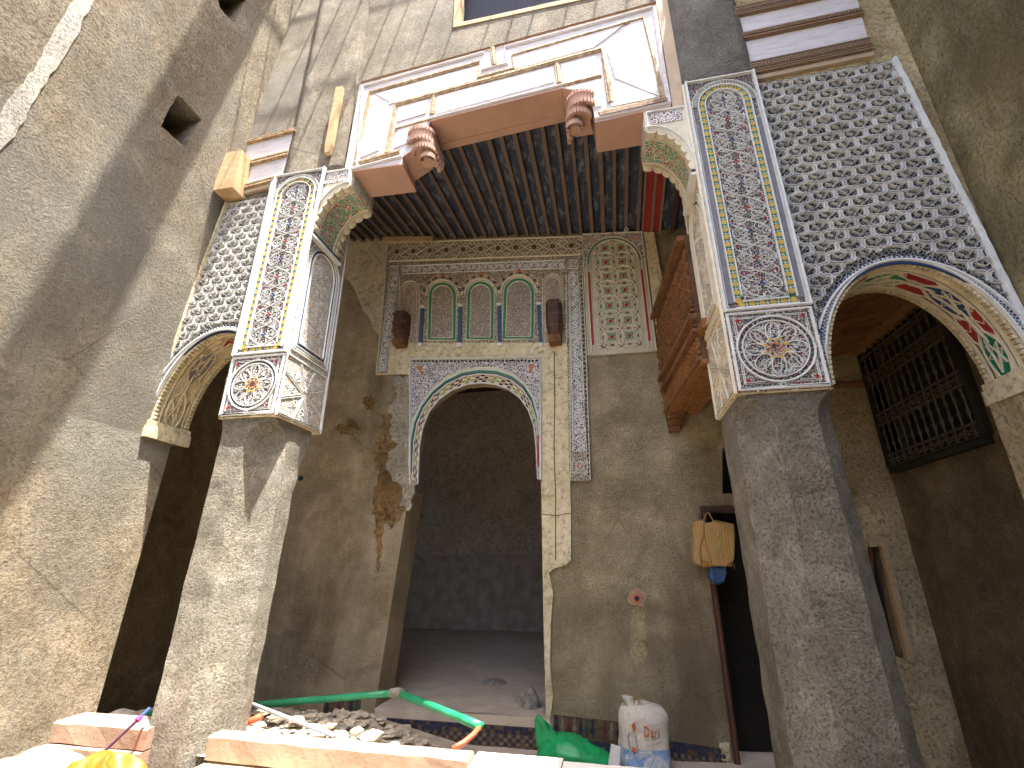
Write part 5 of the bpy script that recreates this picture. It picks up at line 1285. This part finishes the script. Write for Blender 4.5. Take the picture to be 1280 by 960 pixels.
# white gravel spill
b = MB()
for i in range(420):
    x = -1.62+R.gauss(0,.26); y = 3.28+abs(R.gauss(0,.13)); b.loft(stone((x, y, .56-.5*(y-3.28)), R.uniform(.008,.032), 3000+i))
o = b.build('white_plaster_crumbs', M['rubblewhite']); tag(o, 'spill of white plaster crumbs behind the sunlit part of the curb', 'rubble'); o['kind'] = 'stuff'
def mnd(x, y): return max(0, 1-math.hypot((x+3.62)/.62, (y-2.95)/.6))
o = grid('debris_mound', -3.68, -2.95, 2.2, 3.0, .04, lambda x, y: FZ-.03+.17*mnd(x,y)**.6+.06*noise.noise(Vector((x*9,y*9,2)))*mnd(x,y), M['rubblewhite']); tag(o, 'low pale mound of sunlit plaster debris in the corner of the left wall', 'rubble'); o['kind'] = 'stuff'
b = MB()
for i in range(500):
    a = R.uniform(0, 2*PI); d = abs(R.gauss(0, .38)); x = -3.45+d*math.cos(a); y = 2.72+.7*d*math.sin(a)
    if x < -3.7 or y > 3.0: continue
    b.loft(stone((x, y, FZ-.05+.17*mnd(x,y)**.6), R.uniform(.010,.035), 5000+i))
o = b.build('pale_debris', M['rubblewhite']); tag(o, 'pale sunlit debris at the foot of the left wall', 'rubble'); o['kind'] = 'stuff'

# pipes
gp = [at(180,893,'y',3.9), at(322,877,'y',3.9), at(498,866,'y',4.05), at(601,908,'y',3.45)]
t = thing('green_pipe', 'bent green plastic pipe lying across the rubble in front of the doorway', 'pipe', gp[1])
b = MB(); b.tube([gp[0].lerp(gp[2], i/8) for i in range(9)], .026, 10); b.build('pipe_length', M['greenpipe'], t, smooth=True)
b = MB(); b.tube([gp[2].lerp(gp[3], i/6) for i in range(7)], .027, 10); b.build('pipe_length', M['greenpipe'], t, smooth=True)
b = MB(); b.tube([gp[2].lerp(gp[0], .03)+Vector((0,0,.004)), gp[2]+Vector((0,0,.006)), gp[2].lerp(gp[3], .05)+Vector((0,0,.004))], .031, 10); b.build('taped_joint', M['greyhair'], t, smooth=True)
def tube_thing(name, pts, r, mat, label, cat, smooth=True):
    b = MB(); b.tube(pts, r, 9); return tag(b.build(name, M[mat], smooth=smooth), label, cat)
e = gp[3]; tube_thing('orange_conduit', [e+Vector((-.01,0,-.005)), at(592,918,'y',3.4), at(580,928,'y',3.33), at(566,936,'y',3.27)], .016, 'redpipe', 'short orange red conduit sticking out of the end of the green pipe', 'conduit')
tube_thing('orange_conduit', [at(300,908,'y',3.45), at(312,902,'y',3.42), at(326,896,'y',3.40)], .022, 'redpipe', 'pointed orange red conduit stub just right of the left pillar base', 'conduit')
tube_thing('pale_tube', [at(305,876,'y',3.75), at(380,905,'y',3.5), at(418,920,'y',3.30)], .013, 'steel', 'thin pale grey tube lying on the rubble with a sunlit end', 'tube')
t = thing('steel_rod', 'dark purple rod with magenta grip leaning on the curb left of the left pillar', 'rod', at(122,947,'y',2.8))
r0, r1, r2_ = at(122,947,'y',2.90), at(171,901,'y',2.95), at(187,885,'y',3.02)
b = MB(); b.tube([r0, r1], .009, 7); b.build('rod', M['purple'], t); b = MB(); b.tube([r1, r1.lerp(r2_,.3)], .016, 8); b.build('grip', M['magenta'], t); b = MB(); b.tube([r1.lerp(r2_,.3), r2_], .010, 7); b.build('rod_end', M['blue'], t)

# bags
def blob(name, rings_fn, n, k, mat, **kw):
    b = MB(); rg = []
    for i in range(n+1):
        rg.append(rings_fn(i/n, k))
    b.loft(rg); return b
def sackbody(c, w_, d_, h, seed, prof, lean=(0,0), wr=.02, k=28, n=26):
    rg = []
    for i in range(n+1):
        v = i/n; s = prof(v); cx_, cy_ = c[0]+lean[0]*v, c[1]+lean[1]*v; ring = []
        for j in range(k):
            a = 2*PI*j/k; e_ = 2.6; ca, sa = math.cos(a), math.sin(a); q = (abs(ca)**e_+abs(sa)**e_)**(-1/e_)
            r = q*s; p = Vector((cx_+w_/2*r*ca, cy_+d_/2*r*sa, c[2]+h*v))
            nn_ = noise.noise(Vector((p.x*9, p.y*9, p.z*6+seed)))*wr + noise.noise(Vector((p.x*26, p.y*26, p.z*12+seed)))*wr*.45
            ring.append(p + Vector((ca, sa, 0))*nn_)
        rg.append(ring)
    b = MB(); b.loft(rg); return b
sc = at(806,958,'y',4.78); sb = at(806,930,'y',4.78)
t = thing('woven_sack', 'full white woven sack with orange print and tied neck standing against the back wall', 'sack', (sc.x, 4.78, .05))
top_z = at(806,876,'y',4.78).z
prof = lambda v: (.82+.18*min(1, v*6)) * (1.0 if v < .75 else 1-.38*((v-.75)/.25)**2) if v < .93 else .62-(v-.93)*6.5
b = sackbody((sc.x, 4.78, .05), .42, .34, top_z-.05, 3, lambda v: max(.12, prof(v)*(1-.06*math.sin(v*PI))), (.015, 0), .022); b.build('sack_body', M['sack'], t, smooth=True)
b = sackbody((sc.x-.06, 4.74, top_z-.06), .12, .10, .10, 9, lambda v: .55+.6*abs(v-.35), (-.04, 0), .02, 14, 8); b.build('tied_neck', M['sack'], t, smooth=True)
b = MB()
for i in range(16):
    a = R.uniform(0, 2*PI); p0_ = Vector((sc.x-.06+R.uniform(-.05,.12), 4.72, top_z+R.uniform(-.03,.03))); b.tube([p0_, p0_+Vector((R.uniform(-.08,.10), R.uniform(-.03,.03), R.uniform(.0,.08)))], .0016, 4)
b.build('loose_fibres', M['straw'], t, stuff=True)
# orange print, wrapped on the front of the sack
def sackfront(u, v):            # u -1..1 across, v height 0..1
    x = sc.x+.015*v+.21*u*.93; y = 4.78-.17*(1-abs(u)**2.6)**(1/2.6)*1.0-.016; return Vector((x, y, .05+(top_z-.05)*v))
class SF:
    def p(s, x, y, n=0): q = sackfront(x, y); q.y -= n; return q
sf = SF()
glyph = {'D': [[(0,0),(0,1),(.5,.9),(.75,.5),(.5,.1),(0,0)]], 'a': [[(.1,.6),(.55,.62),(.6,0)],[(.6,.35),(.2,.35),(.05,.12),(.3,0),(.6,.1)]], 'r': [[(.1,0),(.1,.65)],[(.1,.45),(.3,.65),(.5,.6)]], 'i': [[(.2,0),(.2,.62)],[(.2,.8),(.2,.95)]]}
b = MB(); x = .02
for ch, wd in (('D',.26),('a',.18),('r',.15),('i',.12)):
    for st_ in glyph[ch]: b.ribbon(sf, dens([(x+p[0]*wd, .60+p[1]*.13-.03*x) for p in st_], .04), .035, -.002, .005)
    x += wd*.92
b.build('printed_lettering', M['orange'], t)
b = MB()
for pts, wd in (([(-.42,.76),(-.38,.70),(-.36,.66)], .12), ([(-.50,.42),(-.42,.40),(-.32,.41)], .07)): b.ribbon(sf, pts, wd, -.002, .004, 0)
b.ribbon(sf, [(-.58,.62),(-.64,.55),(-.62,.46),(-.56,.42)], .035, -.002, .004, 1); b.ribbon(sf, [(-.34,.60),(-.30,.50),(-.26,.42),(-.28,.38)], .03, -.002, .004, 1)
b.build('printed_emblem', [M['orange'], M['greypaint']], t)
# green bag
gb0 = at(722,950,'y',4.84); t0 = Vector((gb0.x, 4.84, .05))
rg = []
for i in range(41):
    u = i/40; s = math.sin(PI*min(1, max(0, (u**.85*.95+.035))))**.6; hz = .25*(1-.55*u)*s+.01; ring = []
    cx_ = t0.x-.33+.68*u
    for j in range(30):
        a = 2*PI*j/30; cr = .5-abs(noise.noise(Vector((u*5+j*.02, a*1.3, 2.0)))); fine_ = .5-abs(noise.noise(Vector((u*13, a*3.1, 5.0))))
        rr_ = 1+.20*(cr-.3)+.10*(fine_-.3); ca, sa = math.cos(a), math.sin(a)
        ring.append(Vector((cx_+.02*cr*ca, t0.y-.02+.18*s*ca*rr_, .055+hz*(.5+.5*sa)*(rr_ if sa > 0 else .95))))
    rg.append(ring)
b = MB(); b.loft(rg)
rg = []
for i in range(12):
    u = i/11; c_ = Vector((t0.x-.20-.12*u, t0.y-.06, .17+.22*u)); ww = (.13*(1-u)**.7+.008)
    rg.append([c_+Vector((ww*math.cos(2*PI*j/16), .035*(1-u*.6)*math.sin(2*PI*j/16)*(1+.5*math.sin(j*2.1)), .012*math.sin(j*2.3+i))) for j in range(16)])
t = thing('green_bag', 'bright green plastic bag slumped on the floor at the foot of the back wall', 'bag', t0); b.build('bag_body', M['greenbag'], t, smooth=True)
b = MB(); b.loft(rg); b.build('bag_ear', M['greenbag'], t, smooth=True)
c = at(768,946,'y',4.45); b = MB(); b.hexa([c+Vector(q) for q in ((-.05,0,-.05),(.03,.02,-.08),(.03,.06,-.08),(-.05,.04,-.05),(-.02,0,.07),(.05,.02,.05),(.05,.06,.05),(-.02,.04,.07))]); tag(b.build('white_offcut', M['white']), 'small white plastic offcut between the green bag and the sack', 'scrap')
# orange bag bottom left
c = at(136,955,'y',2.82); 
t = thing('orange_bag', 'crumpled orange yellow plastic bag on the ground at the bottom left', 'bag', (c.x, 2.8, FZ))
b = MB(); nx_, ny_ = 70, 40; vs = []
for j in range(ny_+1):
    for i in range(nx_+1):
        u, v = i/nx_*2-1, j/ny_*2-1; e_ = max(0, 1-(u*u)**1.4*.9-(v*v)**1.2*.9)
        x = c.x+.24*u; y = 2.80+.18*v; z = FZ+.02+.08*e_**.5+(.10*(.5-abs(noise.noise(Vector((x*4+y*3,y*5-x*2,1)))))*1.6+.03*(.5-abs(noise.noise(Vector((x*9-y*5,y*9,4))))))*e_**.4
        vs.append((x, y, z))
b.add(vs, [(j*(nx_+1)+i, j*(nx_+1)+i+1, (j+1)*(nx_+1)+i+1, (j+1)*(nx_+1)+i) for j in range(ny_) for i in range(nx_)]); b.build('bag_body', M['orangebag'], t, smooth=True)
c = at(12,955,'y',2.2)
b = MB(); vs = []
for j in range(9):
    for i in range(13):
        x = c.x-.2+.036*i; y = 2.05+.05*j; vs.append((x, y, FZ+.03+.07*abs(noise.noise(Vector((x*9,y*9,8))))*math.sin(PI*i/12)*math.sin(PI*j/8)*3))
b.add(vs, [(j*13+i, j*13+i+1, (j+1)*13+i+1, (j+1)*13+i) for j in range(8) for i in range(12)]); tag(b.build('plastic_sheet', M['turq']), 'crumpled pale blue plastic sheet at the foot of the left wall', 'sheet')
# scrap in the doorway
c = at(664,895,'y',5.45)
b = MB(); b.loft([[Vector((c.x+.10*s*math.cos(2*PI*j/9)*(1+.4*noise.noise(Vector((j,i,3)))), c.y+.12*s*math.sin(2*PI*j/9), .29+h+.05*s*noise.noise(Vector((j*2,i,7))))) for j in range(9)] for i, (h, s) in enumerate(((0,1.0),(.06,.9),(.12,.6),(.17,.2)))])
for i in range(30):
    a = R.uniform(0, 6.28); p0_ = Vector((c.x+.07*math.cos(a), c.y+.07*math.sin(a), .33)); b.tube([p0_, p0_+Vector((.13*math.cos(a+R.uniform(-.5,.5)), .1*math.sin(a), R.uniform(-.02,.08)))], .002, 4)
tag(b.build('fibre_scrap', M['greyhair']), 'frayed grey sack scrap lying inside the doorway on the right', 'scrap')
c = at(618,872,'y',6.3); b = MB(); b.loft([[Vector((c.x+.16*s*math.cos(2*PI*j/9)*(1+.4*noise.noise(Vector((j,i,5)))), 6.3+.12*s*math.sin(2*PI*j/9), .29+h)) for j in range(9)] for i, (h, s) in enumerate(((0,1.0),(.03,.8),(.05,.3)))]); tag(b.build('dust_scrap', M['greyhair']), 'flat dusty scrap on the room floor further inside the doorway', 'scrap')

# hanging straw bag and blue bag
YN = YB-.06
def hb(pts, Y0, dep, name, mat, parent, bulge=.05, nseg=10):
    P = [at(x, y, 'y', Y0) for x, y in pts]; cxm = sum((p.x for p in P))/len(P); czm = sum((p.z for p in P))/len(P)
    b = MB(); rg = []
    for i in range(nseg+1):
        t_ = -1+2*i/nseg; s = (1-abs(t_)**3*.22); yy = Y0+dep/2*t_; rg.append([Vector((cxm+(p.x-cxm)*s, yy+.012*noise.noise(p*14), czm+(p.z-czm)*s)) for p in P])
    b.loft(rg); return b.build(name, M[mat], parent, smooth=False)
t = thing('straw_shopping_bag', 'crumpled tan woven shopping bag hanging from a nail beside the black side doorway', 'bag', at(890,705,'y',YN))
hb(dens([(866,651),(878,650),(884,656),(893,650),(916,655),(918,668),(917,700),(914,708),(895,709),(880,709),(869,706),(865,698),(866,651)], 4)[:-1], YB-.13, .20, 'bag_body', 'straw', t)
PB = Pix(YB-.232)
for q_, n_ in (([(867,652),(878,651),(879,668),(874,684),(876,706),(868,703)], .018), ([(880,655),(893,652),(917,667),(916,700),(905,708),(890,706),(885,690),(881,672)], .030), ([(895,653),(916,656),(917,668)], .012)):
    b = MB(); b.plate(PB, ragged(q_, .5, 3, int(n_*1000)), [], 0, n_, back=False); b.build('folded_flap', M['straw'], t)
b = MB(); b.ribbon(Pix(YB-.235), [(880,652),(877,672),(872,688),(873,704)], 1.6, 0, .006); b.ribbon(Pix(YB-.235), [(893,652),(886,668),(880,680),(886,695),(889,707)], 1.4, 0, .008); b.ribbon(Pix(YB-.235), [(893,652),(904,660),(915,668)], 1.4, 0, .008); b.build('folds', M['straw'], t)
b = MB(); b.tube([at(878,654,'y',YB-.2), at(883,642,'y',YB-.12), at(886,641,'y',YB-.12), at(892,652,'y',YB-.2)], .007, 6); b.build('handle', M['straw'], t); b = MB(); b.tube([at(912,706,'y',YB-.2), at(918,706,'y',YB-.2), at(918,711,'y',YB-.2)], .004, 5); b.build('handle', M['straw'], t)
tag(hb(dens([(886,706),(906,707),(908,716),(905,728),(897,731),(890,730),(885,722),(886,706)], 3)[:-1], YB-.12, .13, 'blue_bag', 'bluebag', None), 'small blue plastic bag hanging just below the tan shopping bag', 'bag')
b = MB(); c = at(885,641,'y',YB); b.tube([c+Vector((0,.02,0)), c+Vector((0,-.2,.01))], .006, 6); tag(b.build('nail', M['iron']), 'bent nail carrying the tan shopping bag on the back wall', 'nail')
